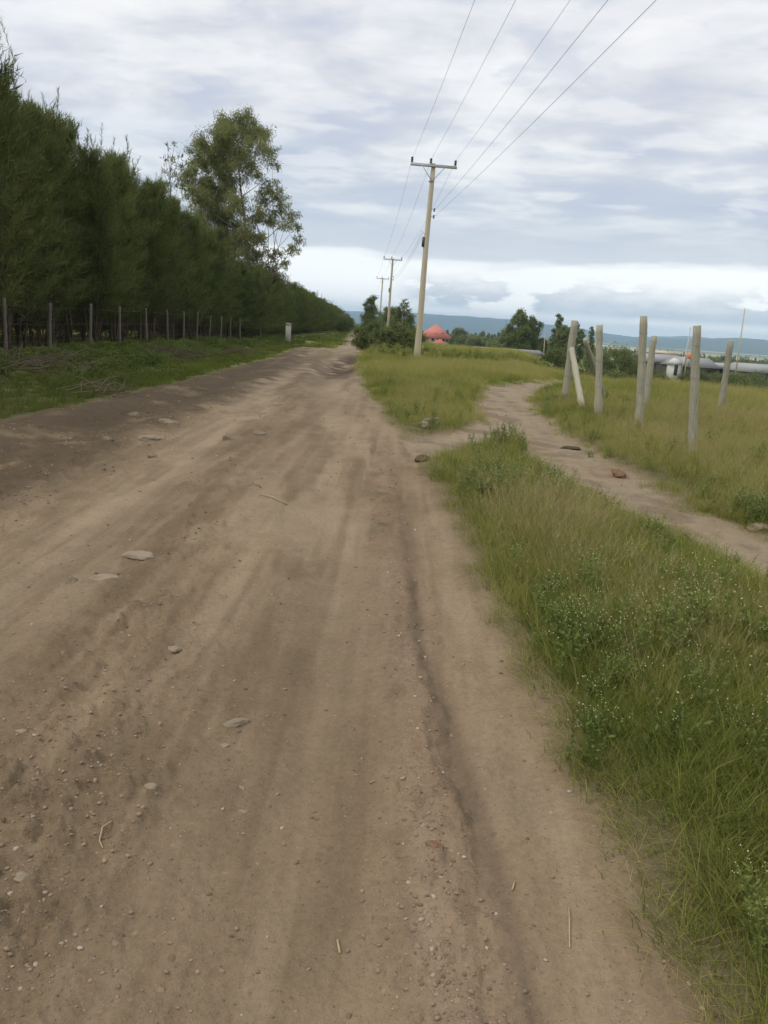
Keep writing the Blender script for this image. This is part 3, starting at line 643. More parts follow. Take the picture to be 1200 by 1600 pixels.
# ------------------------------------------------------------------ trees and bushes from limbs and leaf clumps
def clump_tree(name, label, base, clumps, leafmat, barkmat, leaf=(.22, .06), per=60, trunk_r=.2, droop=.6, seed=0, cat='tree', group=None, trunk_top=None, spread=1.0, stems=1):
    """clumps: (centre, radius, density) in world space; every clump hangs on its own limb"""
    rng = np.random.RandomState(seed); base = np.array(base, float)
    t = empty(name, tuple(base), label, cat, group)
    C = np.array([c for c, r, d in clumps], float)-base; top = C[np.argmax(C[:, 2])]
    tb = MB(); lb = MB(); n = 9
    trunkP = []
    for s in range(stems):
        off = np.array([rng.randn()*.25, rng.randn()*.25, 0])*(s > 0); tp = top if s == 0 else C[rng.randint(len(C))]
        tt = np.array([[tp[0]*q**1.4+off[0]*(1-q)+.05*tp[2]*.3*math.sin(q*5+s), tp[1]*q**1.4+off[1]*(1-q)+.04*tp[2]*.3*math.cos(q*4+s)-.04*tp[2]*.3, tp[2]*q*.97-.1] for q in np.linspace(0, 1, n)])
        tb.tube(tt, np.linspace(trunk_r, trunk_r*.12, n)*(1 if s == 0 else .7), 8); trunkP.append(tt)
    for (c, r, dn), cc in zip(clumps, C):
        tr = trunkP[rng.randint(len(trunkP))]
        hi = max(.15*top[2], cc[2]-max(.9, .55*math.hypot(cc[0]-0, cc[1])+r*.6)); q = min(.9, hi/top[2]); i = q*(n-1); k = int(i); b = tr[k]+(tr[min(k+1, n-1)]-tr[k])*(i-k)
        mid = (b+cc)/2 + np.array([0, 0, -.08*np.linalg.norm(cc-b)]) + rng.randn(3)*.05*r
        tb.tube([b, mid, cc], [trunk_r*.34*(1-q)+.015, trunk_r*.2*(1-q)+.010, .008], 5, False)
        m = int(per*dn*(r**2)*3.2)+6; nt = min(max(4, int(m/12)), 26)
        u = rng.randn(nt, 3); u /= np.linalg.norm(u, axis=1)[:, None]; tips = cc + u*r*(.25+.75*rng.rand(nt)[:, None]**.6)*np.array([1, 1, .85])*spread
        for e in tips: tb.tube([cc+(e-cc)*.05, (cc+e)/2+rng.randn(3)*.06*r+np.array([0, 0, .08*r]), e], [.012, .008, .004], 3, False)
        w = rng.randint(nt, size=m); q2 = .55+.5*rng.rand(m)[:, None]; P = cc+(tips[w]-cc)*q2+rng.randn(m, 3)*.13*r
        P = P+rng.randn(m, 3)*.10*r; D = rng.randn(m, 3)*.8+np.array([0, 0, -droop]); lb.blades(P, D, leaf[0]*(.7+.6*rng.rand(m)), leaf[1]*(.7+.6*rng.rand(m)), rng, True)
    link('trunk', tb.mesh('trunk', True, [barkmat]), None, t); link('crown', lb.mesh('crown', False, [leafmat]), None, t)
    return t
# the tall gum tree standing in the row
def gum():
    sk = [(375,195,24,1.5),(352,205,20,1.6),(398,205,20,1.3),(335,225,22,1.8),(365,225,26,1.6),(405,232,18,1.0),(312,248,18,1.6),(345,258,24,1.9),(380,255,20,1.0),(425,238,12,.6),(428,258,9,.5),
          (310,282,20,1.6),(335,295,24,2.0),(360,288,16,1.3),(398,275,12,.5),(318,322,20,1.8),(345,335,24,2.0),(310,305,16,1.6),(368,320,16,1.3),(330,362,26,2.0),(360,365,22,1.7),(388,345,10,.5),
          (422,292,12,.9),(436,304,12,.9),(412,312,14,.9),(440,325,13,.9),(402,335,14,1.0),(425,342,14,1.0),(456,336,10,.8),(446,352,10,.8),(465,352,8,.8),(468,375,8,.8),(462,392,8,.7),(452,388,8,.6),
          (395,372,18,1.5),(375,395,22,1.7),(345,400,24,1.8),(408,398,14,1.1),(432,398,10,.8),(445,412,8,.8),(425,420,11,1.0),(398,425,18,1.5),(440,432,8,.8),(365,430,22,1.6),(292,268,9,1.0),(284,282,8,.9)]
    rng = np.random.RandomState(61); cl = []
    for x, y, r, d in sk: cl.append((at(x, y, 70+rng.uniform(-2.4, 2.4)), r/1232*72, d))
    clump_tree('gum_tree', 'tall airy gum tree rising out of the dark tree row', (-12.9, 70, hz(-12.9, 70)), cl, M['euleaf'], M['eubark'], (.27, .058), 360, .22, .9, 62, spread=1.45, stems=3)
gum()
def wispy():
    rng = np.random.RandomState(67); cl = []
    for x, y, r, d in [(262,232,5,1),(272,228,5,1),(258,252,6,1),(268,250,7,1),(280,245,5,.9),(256,268,6,1),(270,272,9,1.3),(284,262,6,1),(262,288,8,1.3),(278,292,9,1.3),(290,300,8,1)]: cl.append((at(x, y, 56+rng.uniform(-.6, .6)), r/1232*58, d))
    clump_tree('wispy_tree', 'thin wispy tree top poking up left of the tall gum', (at(270, 480, 56).x, 56, hz(-15, 56)), cl, M['needle'], M['bark'], (.34, .05), 60, .09, -.7, 68)
wispy()

def auto_clumps(base, h, r, n, seed, kind='round', low=.25):
    rng = np.random.RandomState(seed); cl = []
    for k in range(n):
        f = (k+.5)/n; a = k*2.4+rng.randn()*.5
        if kind == 'cone': z = h*(low+(.97-low)*f); rr = r*(1.05-f)*(.6+.5*rng.rand()); cr = r*.5*(1.12-f)
        elif kind == 'column': z = h*(low+(.96-low)*f); rr = r*.55*(.4+.7*rng.rand())*(1-.6*f**3); cr = r*.5*(1-.45*f)
        else:
            z = h*(low+(.92-low)*f); rr = r*math.sqrt(max(.05, 1-(1.75*(f-.42))**2))*(.45+.5*rng.rand()); cr = r*.42*(.75+.5*rng.rand())
        cl.append((np.array(base)+np.array([math.cos(a)*rr, math.sin(a)*rr, z]), cr, 1.0))
    return cl
def plant_tree(name, label, px, Y, h, r, n, kind='round', leaf=(.3, .12), per=40, lm='treeleaf', seed=0, cat='tree', low=.2, group=None, droop=.2, dz=0.0, stems=1):
    p = at(px, 520, Y); z = hz(p.x, Y)+dz
    return clump_tree(name, label, (p.x, Y, z), auto_clumps((p.x, Y, z), h, r, n, seed, kind, low), M[lm], M['bark'], leaf, per*(2.4 if kind == 'round' else 3.2), .03+.012*h, droop, seed+1, cat, group, stems=stems)
def middle_growth():
    # bushes where the road bends away, right of it
    B = 'bushes crowding the right side of the road bend'
    for k, (px, Y, h, r, n, lb, lm) in enumerate([
        (580, 49, 1.75, 1.05, 22, 'leafy grey green bush right beside the far road bend', 'bushleaf'),
        (602, 47.5, 1.35, .95, 20, 'low spreading bush in front of the second power pole', 'bushleaf'),
        (622, 51, 1.8, 1.0, 20, 'rounded bush left of the nearest power pole and behind the low spreading one', 'bushleaf'),
        (638, 47, 1.25, .75, 16, 'small yellowish bush touching the nearest power pole from the left', 'paleleaf'),
        (568, 58, 1.2, .8, 14, 'small bush at the very edge of the far road bend', 'bushleaf')]):
        plant_tree('bush', lb, px, Y, h, r, n, 'round', (.13, .06), 150, lm, 400+k*3, 'bush', .1, B, .1, stems=4)
    plant_tree('conifer', 'dark pointed evergreen left of the nearest power pole, tallest of the cluster', 629, 88, 4.6, 1.9, 30, 'cone', (.22, .06), 90, 'treeleaf', 430, low=.05)
    plant_tree('conifer', 'dark evergreen showing behind the far line of power poles', 578, 100, 4.9, 1.7, 22, 'column', (.24, .07), 80, 'treeleaf', 433, low=.08)
    plant_tree('conifer', 'small dark evergreen between the second power pole and the tallest evergreen', 614, 110, 4.0, 1.6, 18, 'round', (.24, .07), 80, 'treeleaf', 436, low=.08)
    plant_tree('conifer', 'dark evergreen right behind the second and third power poles', 600, 118, 4.1, 1.6, 16, 'round', (.24, .07), 80, 'treeleaf', 439, low=.08)
    plant_tree('round_tree', 'round green bush tree at the far end of the tree row by the road', 537, 125, 2.6, 1.6, 22, 'round', (.22, .09), 80, 'bushleaf', 442, low=.05, stems=3)
    plant_tree('round_tree', 'green tree closing the far left end of the tree row', 524, 150, 3.2, 2.0, 22, 'round', (.24, .10), 70, 'bushleaf', 445, low=.05, stems=3)
    # around and behind the red-roofed house
    plant_tree('garden_tree', 'dark leafy tree right of the red roofed house', 719, 285, 8.0, 3.2, 24, 'round', (.6, .26), 26, 'treeleaf', 450, low=.1)
    plant_tree('garden_tree', 'low dark bush left of the red roofed house behind the nearest pole', 654, 230, 3.7, 1.9, 20, 'round', (.5, .24), 26, 'treeleaf', 453, low=.08)
    G = 'low dark trees beyond the weedy strip'
    for k, (px, Y, h, r, lb, lm) in enumerate([(727, 260, 5.4, 3.4, 'low rounded tree just right of the leafy garden tree', 'treeleaf'), (744, 240, 5.2, 3.2, 'low rounded dark tree above the left end of the long grey roof', 'treeleaf'), (760, 250, 4.6, 3.0, 'smaller bright green tree above the long grey roof', 'paleleaf'), (774, 235, 4.2, 2.6, 'low tree left of the tall gum clump', 'treeleaf')]):
        plant_tree('low_tree', lb, px, Y, h, r, 20, 'round', (.5, .22), 26, lm, 460+k*3, 'tree', .08, G)
    T = 'tall gum trees left of the leaning field posts'
    for k, (px, Y, h, r, kind, lm, lb) in enumerate([
        (812, 150, 10.6, 2.5, 'round', 'treeleaf', 'tall dark gum, tallest of the clump beyond the long grey roof'),
        (832, 152, 9.9, 2.1, 'round', 'treeleaf', 'slim dark gum just right of the tallest in its clump'),
        (824, 143, 7.0, 2.1, 'round', 'paleleaf', 'yellow green leafy tree in front of the tall gum clump'),
        (797, 156, 7.2, 2.6, 'round', 'treeleaf', 'shorter dark tree at the left foot of the tall gum clump'),
        (846, 150, 5.6, 1.8, 'round', 'treeleaf', 'grey green low tree at the right foot of the tall gum clump'),
        (871, 150, 10.3, 1.5, 'column', 'treeleaf', 'thin pointed gum left of the leaning post pair'),
        (883, 148, 8.6, 2.0, 'round', 'treeleaf', 'bushy gum directly left of the leaning post pair'),
        (901, 152, 9.2, 1.9, 'round', 'treeleaf', 'gum showing just above the leaning post pair'),
        (925, 165, 8.8, 1.1, 'column', 'treeleaf', 'lone slim gum seen between the leaning posts')]):
        plant_tree('tall_gum', lb, px, Y, h, r, 26, kind, (.42, .15), 44, lm, 480+k*3, 'tree', .12, T)
    D = 'round dark field bushes by the leaning posts'
    for k, (px, Y, h, r, lb) in enumerate([
        (872, 66, 2.0, 1.35, 'round dark bush where the footpath vanishes, left of the leaning posts'),
        (940, 82, 2.7, 1.7, 'dark spreading bush behind the post with a slanting stay'),
        (968, 86, 3.4, 2.4, 'large dark thorn bush left of the tallest leaning post'),
        (985, 92, 3.2, 2.2, 'dark thorn bush directly behind the tallest leaning post'),
        (972, 52, .95, .8, 'small low shrub in the grass left of the tallest leaning post'),
        (1041, 55, .95, .85, 'small low shrub in the grass between the two post pairs'),
        (1172, 52, .9, 1.1, 'low shrub at the right end of the field'),
        (1195, 50, .75, 1.0, 'low shrub cut by the right edge of the photograph'),
        (912, 62, .9, .8, 'small reddish shrub behind the foot of the leaning stay'),
        (1020, 100, 1.7, 1.9, 'bush hiding the foot of the long grey roofed row house'), (1098, 98, 1.5, 1.9, 'bush below the row house behind the thick near post'), (1133, 96, 1.5, 1.7, 'bush before the low brown roofed house'), (1160, 94, 1.6, 2.0, 'bush just right of the tall thin pole foot'), (1188, 98, 1.8, 2.2, 'bush before the house at the right edge of the photograph')]):
        plant_tree('bush', lb, px, Y, h, r, 20, 'round', (.16, .07), 85 if r < 1.5 else 60, 'bushleaf' if k not in (4, 5) else 'treeleaf', 520+k*3, 'bush', .12, D, .1, stems=4)
middle_growth()

# tall weeds standing in a loose strip behind the nearest pole: uncountable cover
def weeds_strip():
    rng = np.random.RandomState(71); P = []; n = 900
    px = 560+rng.rand(n)*300; Y = 36+rng.rand(n)**.8*20+ (px-560)*.018
    for a, b in zip(px, Y):
        p = at(a, 545, b); P.append((p.x, b, 0))
    P = np.array(P); P = P[(d_road(P[:, 0], P[:, 1]) < -.5) & (d_path(P[:, 0], P[:, 1]) < -.4)]
    k = fbm(P[:, 0]*.45, P[:, 1]*.3, 121, 3) > -.02-.12*sst(P[:, 1], 44, 54); P = P[k]; P[:, 2] = height(P[:, 0], P[:, 1])-.02; m = len(P)
    ms = []
    for s in range(3):
        r2 = np.random.RandomState(75+s); mb = MB()
        for j in range(9):
            b = r2.randn(2)*.12; hh = .45+.35*r2.rand(); ln = r2.randn(2)*.12; mb.tube([[b[0], b[1], -.05], [b[0]+ln[0]*.5, b[1]+ln[1]*.5, hh*.5], [b[0]+ln[0], b[1]+ln[1], hh]], [.006, .005, .002], 3, False)
            q = .15+.85*r2.rand(34); a = r2.rand(34)*6.28; mb.blades(np.stack([b[0]+ln[0]*q, b[1]+ln[1]*q, hh*q], 1), np.stack([np.cos(a), np.sin(a), .5+.5*r2.rand(34)], 1), .09+.07*r2.rand(34), .035, r2, True)
        ms.append(mb.mesh('tall_weed', False, [M['weed']]))
    scatter('tall_weeds', 'strip of tall yellowish green weeds behind the nearest power pole', 'weeds', P, rng.randint(3, size=m), np.stack([rng.randn(m)*.1, rng.randn(m)*.1, rng.rand(m)*6.28], 1), .30+.48*rng.rand(m)**1.5, .5+.5*rng.rand(m), proto_collection('tall_weed', ms))
weeds_strip()
def undergrowth():
    """low bramble and weeds along the foot of the left fence"""
    rng = np.random.RandomState(81); n = 1500; y = 9+rng.rand(n)**1.4*70; x = -6.9-rng.rand(n)*4.4
    dens = fbm(x*.5, y*.35, 131, 3); k = (dens > .02-.1*sst(x, -8.0, -9)) & (x < xL(y)-1.6); x, y = x[k], y[k]; m = len(x)
    ms = []
    for s in range(3):
        r2 = np.random.RandomState(85+s); mb = MB()
        for j in range(12):
            a = r2.rand()*6.28; d = np.array([math.cos(a), math.sin(a)]); ln = .25+.3*r2.rand(); hh = .2+.35*r2.rand(); c = r2.randn(2)*.1
            mb.tube([[c[0], c[1], -.03], [c[0]+d[0]*ln*.5, c[1]+d[1]*ln*.5, hh], [c[0]+d[0]*ln, c[1]+d[1]*ln, hh*.85]], [.005, .004, .002], 3, False)
            q = .2+.8*r2.rand(30); z = np.interp(q, [0, .5, 1], [0, hh, hh*.85]); mb.blades(np.stack([c[0]+d[0]*ln*q, c[1]+d[1]*ln*q, z], 1), r2.randn(30, 3)*.6+np.array([0, 0, .4]), .07+.06*r2.rand(30), .034, r2, True)
        ms.append(mb.mesh('bramble', False, [M['weed']]))
    scatter('bramble', 'tangled low weeds and brambles at the foot of the left fence', 'undergrowth', np.stack([x, y, height(x, y)], 1), rng.randint(3, size=m), np.stack([rng.randn(m)*.15, rng.randn(m)*.15, rng.rand(m)*6.28], 1), .28+.38*rng.rand(m), .05+.4*rng.rand(m), proto_collection('bramble', ms))
undergrowth()
def far_wood():
    """the far-off bush country below the hills reads as one mass"""
    rng = np.random.RandomState(91); n = 5200; r = 260*np.exp(rng.rand(n)*math.log(2600/260)); a = np.radians(-9+rng.rand(n)*42)
    x, y = r*np.sin(a), r*np.cos(a); dn = fbm(x*.006, y*.0035, 141, 3)
    k = (dn > -.04-.10*sst(r, 300, 900)) & ~((r < 420) & (np.degrees(a) < 11.5) & (np.degrees(a) > .5) & (r < 330)); k &= ~((r > 900) & (np.degrees(a) > 12) & (rng.rand(n) < .85)); x, y, r = x[k], y[k], r[k]; m = len(x)
    ms = []
    for s, kind in enumerate(('round', 'round', 'column', 'round')):
        r2 = np.random.RandomState(95+s); mb = MB()
        h = 5.5 if kind == 'round' else 8.5; rad = 3.0 if kind == 'round' else 1.5
        mb.tube([[0, 0, -.5], [.1, 0, h*.5], [0, .1, h*.85]], [.2, .14, .05], 5); 
        mb.cur = 1
        for c, cr, d in auto_clumps((0, 0, 0), h, rad, 16, 97+s, kind, .1):
            q = r2.randn(52, 3); q /= np.linalg.norm(q, axis=1)[:, None]; mb.blades(c+q*cr*(.6+.5*r2.rand(52)[:, None]), r2.randn(52, 3), .75, .45, r2, True)
        ms.append(mb.mesh('far_tree', False, [M['bark'], M['treeleaf']]))
    sc = (.55+.6*rng.rand(m))*np.where(x > .2*y, .55, 1)
    scatter('distant_woodland', 'dark scattered bush country filling the plain below the hills', 'woodland', np.stack([x, y, height(x, y)-.2], 1), rng.choice([0, 1, 2, 3, 0], m), np.stack([0*x, 0*x, rng.rand(m)*6.28], 1), sc, 0*x, proto_collection('far_tree', ms))
far_wood()

# ------------------------------------------------------------------ power poles and lines
LINE = R(3.0)
def power_pole(label, base, h, rz, detail=True, lean=(0, 0), arm=1.06, ins_h=.26):
    t = empty('power_pole', base, label, 'power pole', 'wooden power poles along the road', rz)
    t.rotation_euler = (lean[0], lean[1], rz)
    rng = np.random.RandomState(int(h*100)); k = 12; z = np.linspace(-.3, h, k)
    MB().tube(np.stack([.012*np.sin(z*.9), .012*np.cos(z*.7), z], 1), np.interp(z, [0, h], [.155, .100]), 12, True, .05, rng).build('shaft', M['pole'], t, True)
    ay = -.12; az = h-.12
    MB().box((.02, ay, az), (arm, .045, .05)).box((.02, ay, az+.056), (arm, .05, .006)).build('crossarm', M['galv'], t)
    for s in (-1, 1):
        MB().tube([[.02+s*.52, ay-.06, az-.03], [s*.03, ay-.03, az-.62]], .017, 5).build('brace', M['galv'], t)
    MB().tube([[-.02, -.02, az-.66], [-.02, -.02, az-.60]], .122, 12).build('band', M['galv'], t)
    for x in (-arm+.08, -.12, arm-.06):
        m = MB(); z0 = az+.065; m.tube([[x, ay, z0-.05], [x, ay, z0+.1]], .012, 6)
        for q in range(3): m.tube([[x, ay, z0+.03+q*.075], [x, ay, z0+.05+q*.075], [x, ay, z0+.075+q*.075], [x, ay, z0+.10+q*.075]], [.04, .062, .062, .035], 9)
        m.build('insulator', M['ceramic'], t, True)
    if detail:
        for zz in (h-1.98, h-2.28):
            m = MB(); m.tube([[.10, -.02, zz], [.26, -.02, zz]], .010, 5); m.tube([[.23, -.02, zz-.07], [.23, -.02, zz-.03], [.23, -.02, zz+.03], [.23, -.02, zz+.07]], [.05, .03, .03, .05], 8); m.build('spool_insulator', M['ceramic'], t, True)
        b = MB(); b.box((-.17, -.05, h-3.42), (.05, .06, .22)); bx = b.build('fuse_box', M['ceramic'], t)
        MB().tube([[-.10, -.03, h-3.1], [-.30, -.03, h-2.93]], .012, 5).build('bracket', M['galv'], t)
    return t
PP = [((4.0, -16.5, 0), 8.85), ((1.05, 38.7, hz(1.05, 38.7)), 8.85), ((-1.05, 93, hz(-1.05, 93)), 8.85), ((-3.05, 140, hz(-3.05, 140)), 9.1), ((-5.86, 195, hz(-5.86, 195)), 8.9), ((-7.94, 250, hz(-7.94, 250)), 8.8), ((-10.4, 305, hz(-10.4, 305)), 8.8)]
PL = ['pale wooden power pole nearest to the camera, standing in the grass right of the road', 'second wooden power pole, rising from the bushes left of the nearest pole', 'third wooden power pole along the line, just left of the second', 'fourth wooden power pole, its arm just above the hills', 'fifth wooden power pole, small and half hidden by the dark evergreen', 'sixth and farthest wooden power pole, the faintest of the line']
poles = []
for k in range(1, len(PP)):
    (b, h) = PP[k]; poles.append(power_pole(PL[k-1], b, h, LINE*.6, k < 3, (0, R(.55) if k == 1 else R(.3))))
def wire(label, a, b, sag, rad=.0065, group=None):
    a, b = np.array(a, float), np.array(b, float); q = np.linspace(0, 1, 22)[:, None]; P = a+(b-a)*q; P[:, 2] -= (4*sag*q*(1-q))[:, 0]
    o = MB().tube(P, rad, 5).build('power_line', M['wire']); return tag(o, label, 'wire', group)
def wires():
    ps = [p[0] for p in PP]; hs = [p[1] for p in PP]
    def tip(k, off, dz): 
        x, y, z = ps[k]; L_ = LINE*.6; return (x+off*math.cos(L_)+.03+(.085 if k == 1 else 0), y+off*math.sin(L_)-.12, z+hs[k]-.12+.06+dz)
    NM = ['left', 'middle', 'right']; WH = ['before the nearest pole, running overhead', 'from the nearest pole to the second pole', 'from the second pole to the third pole', 'from the third pole to the fourth pole', 'from the fourth pole to the fifth pole', 'from the fifth pole to the sixth pole']
    for s in range(len(ps)-1):
        for j, off in enumerate((-.98, -.12, 1.0)):
            wire(f'{NM[j]} of the three top wires {WH[s]}', tip(s, off, .27), tip(s+1, off, .27), .55, .0045 if s == 0 else .0055, 'top power lines')
    def low(k, dx, z): x, y, zz = ps[k]; return (x+dx, y-.02, zz+z)
    wire('upper of the two lower wires running overhead from the nearest pole', low(0, .55, 6.95), low(1, .31, 6.88), .35, .0045, 'lower power lines')
    wire('lower of the two lower wires running overhead from the nearest pole', low(0, 1.35, 6.55), low(1, .31, 6.58), .35, .0045, 'lower power lines')
    wire('upper of the two lower wires leaving the dark box on the nearest pole', low(1, -.20, 5.82), low(2, .12, 6.9), .5, .0065, 'lower power lines')
    wire('lower of the two lower wires leaving the dark box on the nearest pole', low(1, -.20, 5.60), low(2, .12, 6.6), .5, .0065, 'lower power lines')
wires()

# ------------------------------------------------------------------ posts in the field
def round_post(name, label, base, top, r, matp=None, group=None, cat='post', cut=True, notch=True, seed=0, embed=.3):
    rng = np.random.RandomState(seed); b, tp = np.array(base, float), np.array(top, float); d = tp-b; L_ = np.linalg.norm(d); n = 14
    t = empty(name, tuple(b), label, cat, group); u = d/L_
    P = np.array([d*q+np.array([rng.randn(), rng.randn(), 0])*.004 for q in np.linspace(0, 1, n)]); P = np.concatenate([[-u*embed], P])
    rr = r*np.interp(np.linspace(0, 1, n+1), [0, 1], [1.10, .92])*(1+.05*rng.randn(n+1))
    MB().tube(P, rr, 12, True, .09, rng).build('shaft', matp or M['post'], t, True)
    if cut:
        MB().tube([d-u*.002, d+u*.006], r*.80, 12).build('cut_top', M['cut'], t)
    for q in ((.35, .62, .86) if notch else ()):                         # wrapped tie wires
        c = d*q; ring = [c+r*1.07*np.array([math.cos(a), math.sin(a), .25*math.sin(a*1.0)]) for a in np.linspace(0, 6.28, 13)]
        MB().tube(ring, .0022, 4, False).build('tie_wire', M['wire'], t)
    return t
def field_posts():
    G = 'leaning grey posts of the unfinished fence'
    def pp(label, bx, tx, r, seed, Y=None, **kw):
        d = cF*1232 + cR*(bx[0]-600) + cU*(800-bx[1]); s = -CAMH/d.z if Y is None else Y/d.y
        x, y = d.x*s, d.y*s; z = hz(x, y); tp = at(tx[0], tx[1], y+kw.pop('dy', 0)); round_post('field_post', label, (x, y, z), tuple(tp), r, None, G, seed=seed, **kw)
    pp('left post of the leaning pair, propped by a slanting stay', (881, 634), (898, 501), .085, 1)
    pp('tallest grey post, standing in front of a thinner one', (998, 676), (1006, 494), .070, 2)
    pp('grey post crossed by a dark slanting stay', (934, 655), (937, 508), .072, 3)
    pp('thin grey post leaning right behind the tallest post', (1007, 643), (1022, 525), .075, 4)
    pp('thick grey post nearest the camera at the right of the footpath', (1080, 722), (1089, 509), .058, 5)
    pp('pale post leaning right alone at the right of the field', (1123, 655), (1142, 533), .070, 6)
    pp('pale slanting stay leaning against the left post of the pair', (910, 647), (893, 545), .070, 7, cut=False, notch=False, dy=1.7)
    pp('dark slanting stay behind the post it props', (946, 633), (914, 530), .058, 8, cut=False, notch=False, dy=-1.2)
field_posts()
def left_fence():
    G = 'old posts of the wire fence before the dark tree row'
    sp = [(10, 566, 470), (78, 552, 465), (141, 547, 468), (187, 541, 474), (229, 537, 479), (262, 535, 482), (287, 531, 485), (307, 529, 487), (327, 527, 488), (345, 525.5, 489.5), (360, 524.5, 490.5), (375, 523.5, 491), (407, 521, 491.5)]
    od = ['first', 'second', 'third', 'fourth', 'fifth', 'sixth', 'seventh', 'eighth', 'ninth', 'tenth', 'eleventh', 'twelfth', 'thirteenth']
    for k, (px, b, tp) in enumerate(sp):
        d = cF*1232 + cR*(px-600) + cU*(800-b); s = -10.9/d.x*-1 if False else (-10.9/d.x); x, y = -10.9, d.y*s; z = hz(x, y); h = 1.62+.08*math.sin(k*3.1)
        rz = math.sin(k*7.3)*.05
        round_post('fence_post', f'{od[k]} old grey post from the left in the fence before the dark trees', (x, y, z), (x+rz, y+.02, z+h), .052, M['oldpost'], G, cut=False, notch=False, seed=30+k)
    for j, zz in enumerate((.45, .95, 1.45)):
        ys = np.linspace(12, 62, 40); P = [[-10.83, y, hz(-10.83, y)+zz+.02*math.sin(y*3)] for y in ys]
        tag(MB().tube(P, .0017, 4).build('fence_wire', M['wire']), ['lowest', 'middle', 'top'][j]+' strand of wire on the fence before the dark trees', 'wire', 'fence wires')
    p = at(450, 530, 57.5); z = hz(p.x, p.y); t = empty('gate_post', (p.x, p.y, z), 'whitewashed square gate post at the far end of the left fence', 'post')
    MB().box((0, 0, .65), (.17, .17, .78)).build('shaft', M['paintpost'], t); m = MB(); m.box((0, 0, 1.45), (.20, .20, .03)); m.box((0, 0, 1.50), (.13, .13, .025)); m.build('cap', M['paintpost'], t)
left_fence()

# ------------------------------------------------------------------ stones, lumps and litter on the ground
def rock(name, label, x, y, sx, sy, sz, m, seed, cat='stone', group=None, sink=.35, rz=None, rough=.22):
    rng = np.random.RandomState(seed); import bmesh
    bm = bmesh.new(); bmesh.ops.create_icosphere(bm, subdivisions=4, radius=1)
    off = rng.rand(3)*50; pl = [(rng.randn(3), .55+.3*rng.rand()) for _ in range(9)]
    from mathutils import noise as mn
    for v in bm.verts:
        c = np.array(v.co); 
        for nrm, dd in pl:
            nrm = nrm/np.linalg.norm(nrm); e = c@nrm-dd
            if e > 0: c = c-nrm*e*.85
        k = 1+rough*mn.fractal(Vector(c*1.7+off), .9, 2.1, 4)+.05*mn.noise(Vector(c*9+off)); v.co = Vector(c*k*np.array([sx, sy, sz]))
    me = bpy.data.meshes.new(name); bm.to_mesh(me); bm.free(); me.polygons.foreach_set('use_smooth', np.ones(len(me.polygons), bool))
    z = float(height(np.array([x]), np.array([y]))[0])
    o = link(name, me, m, None, (x, y, z+sz*(1-2*sink)*.8)); o.rotation_euler = (rng.randn()*.08, rng.randn()*.08, rng.rand()*6.28 if rz is None else rz)
    return tag(o, label, cat, group)
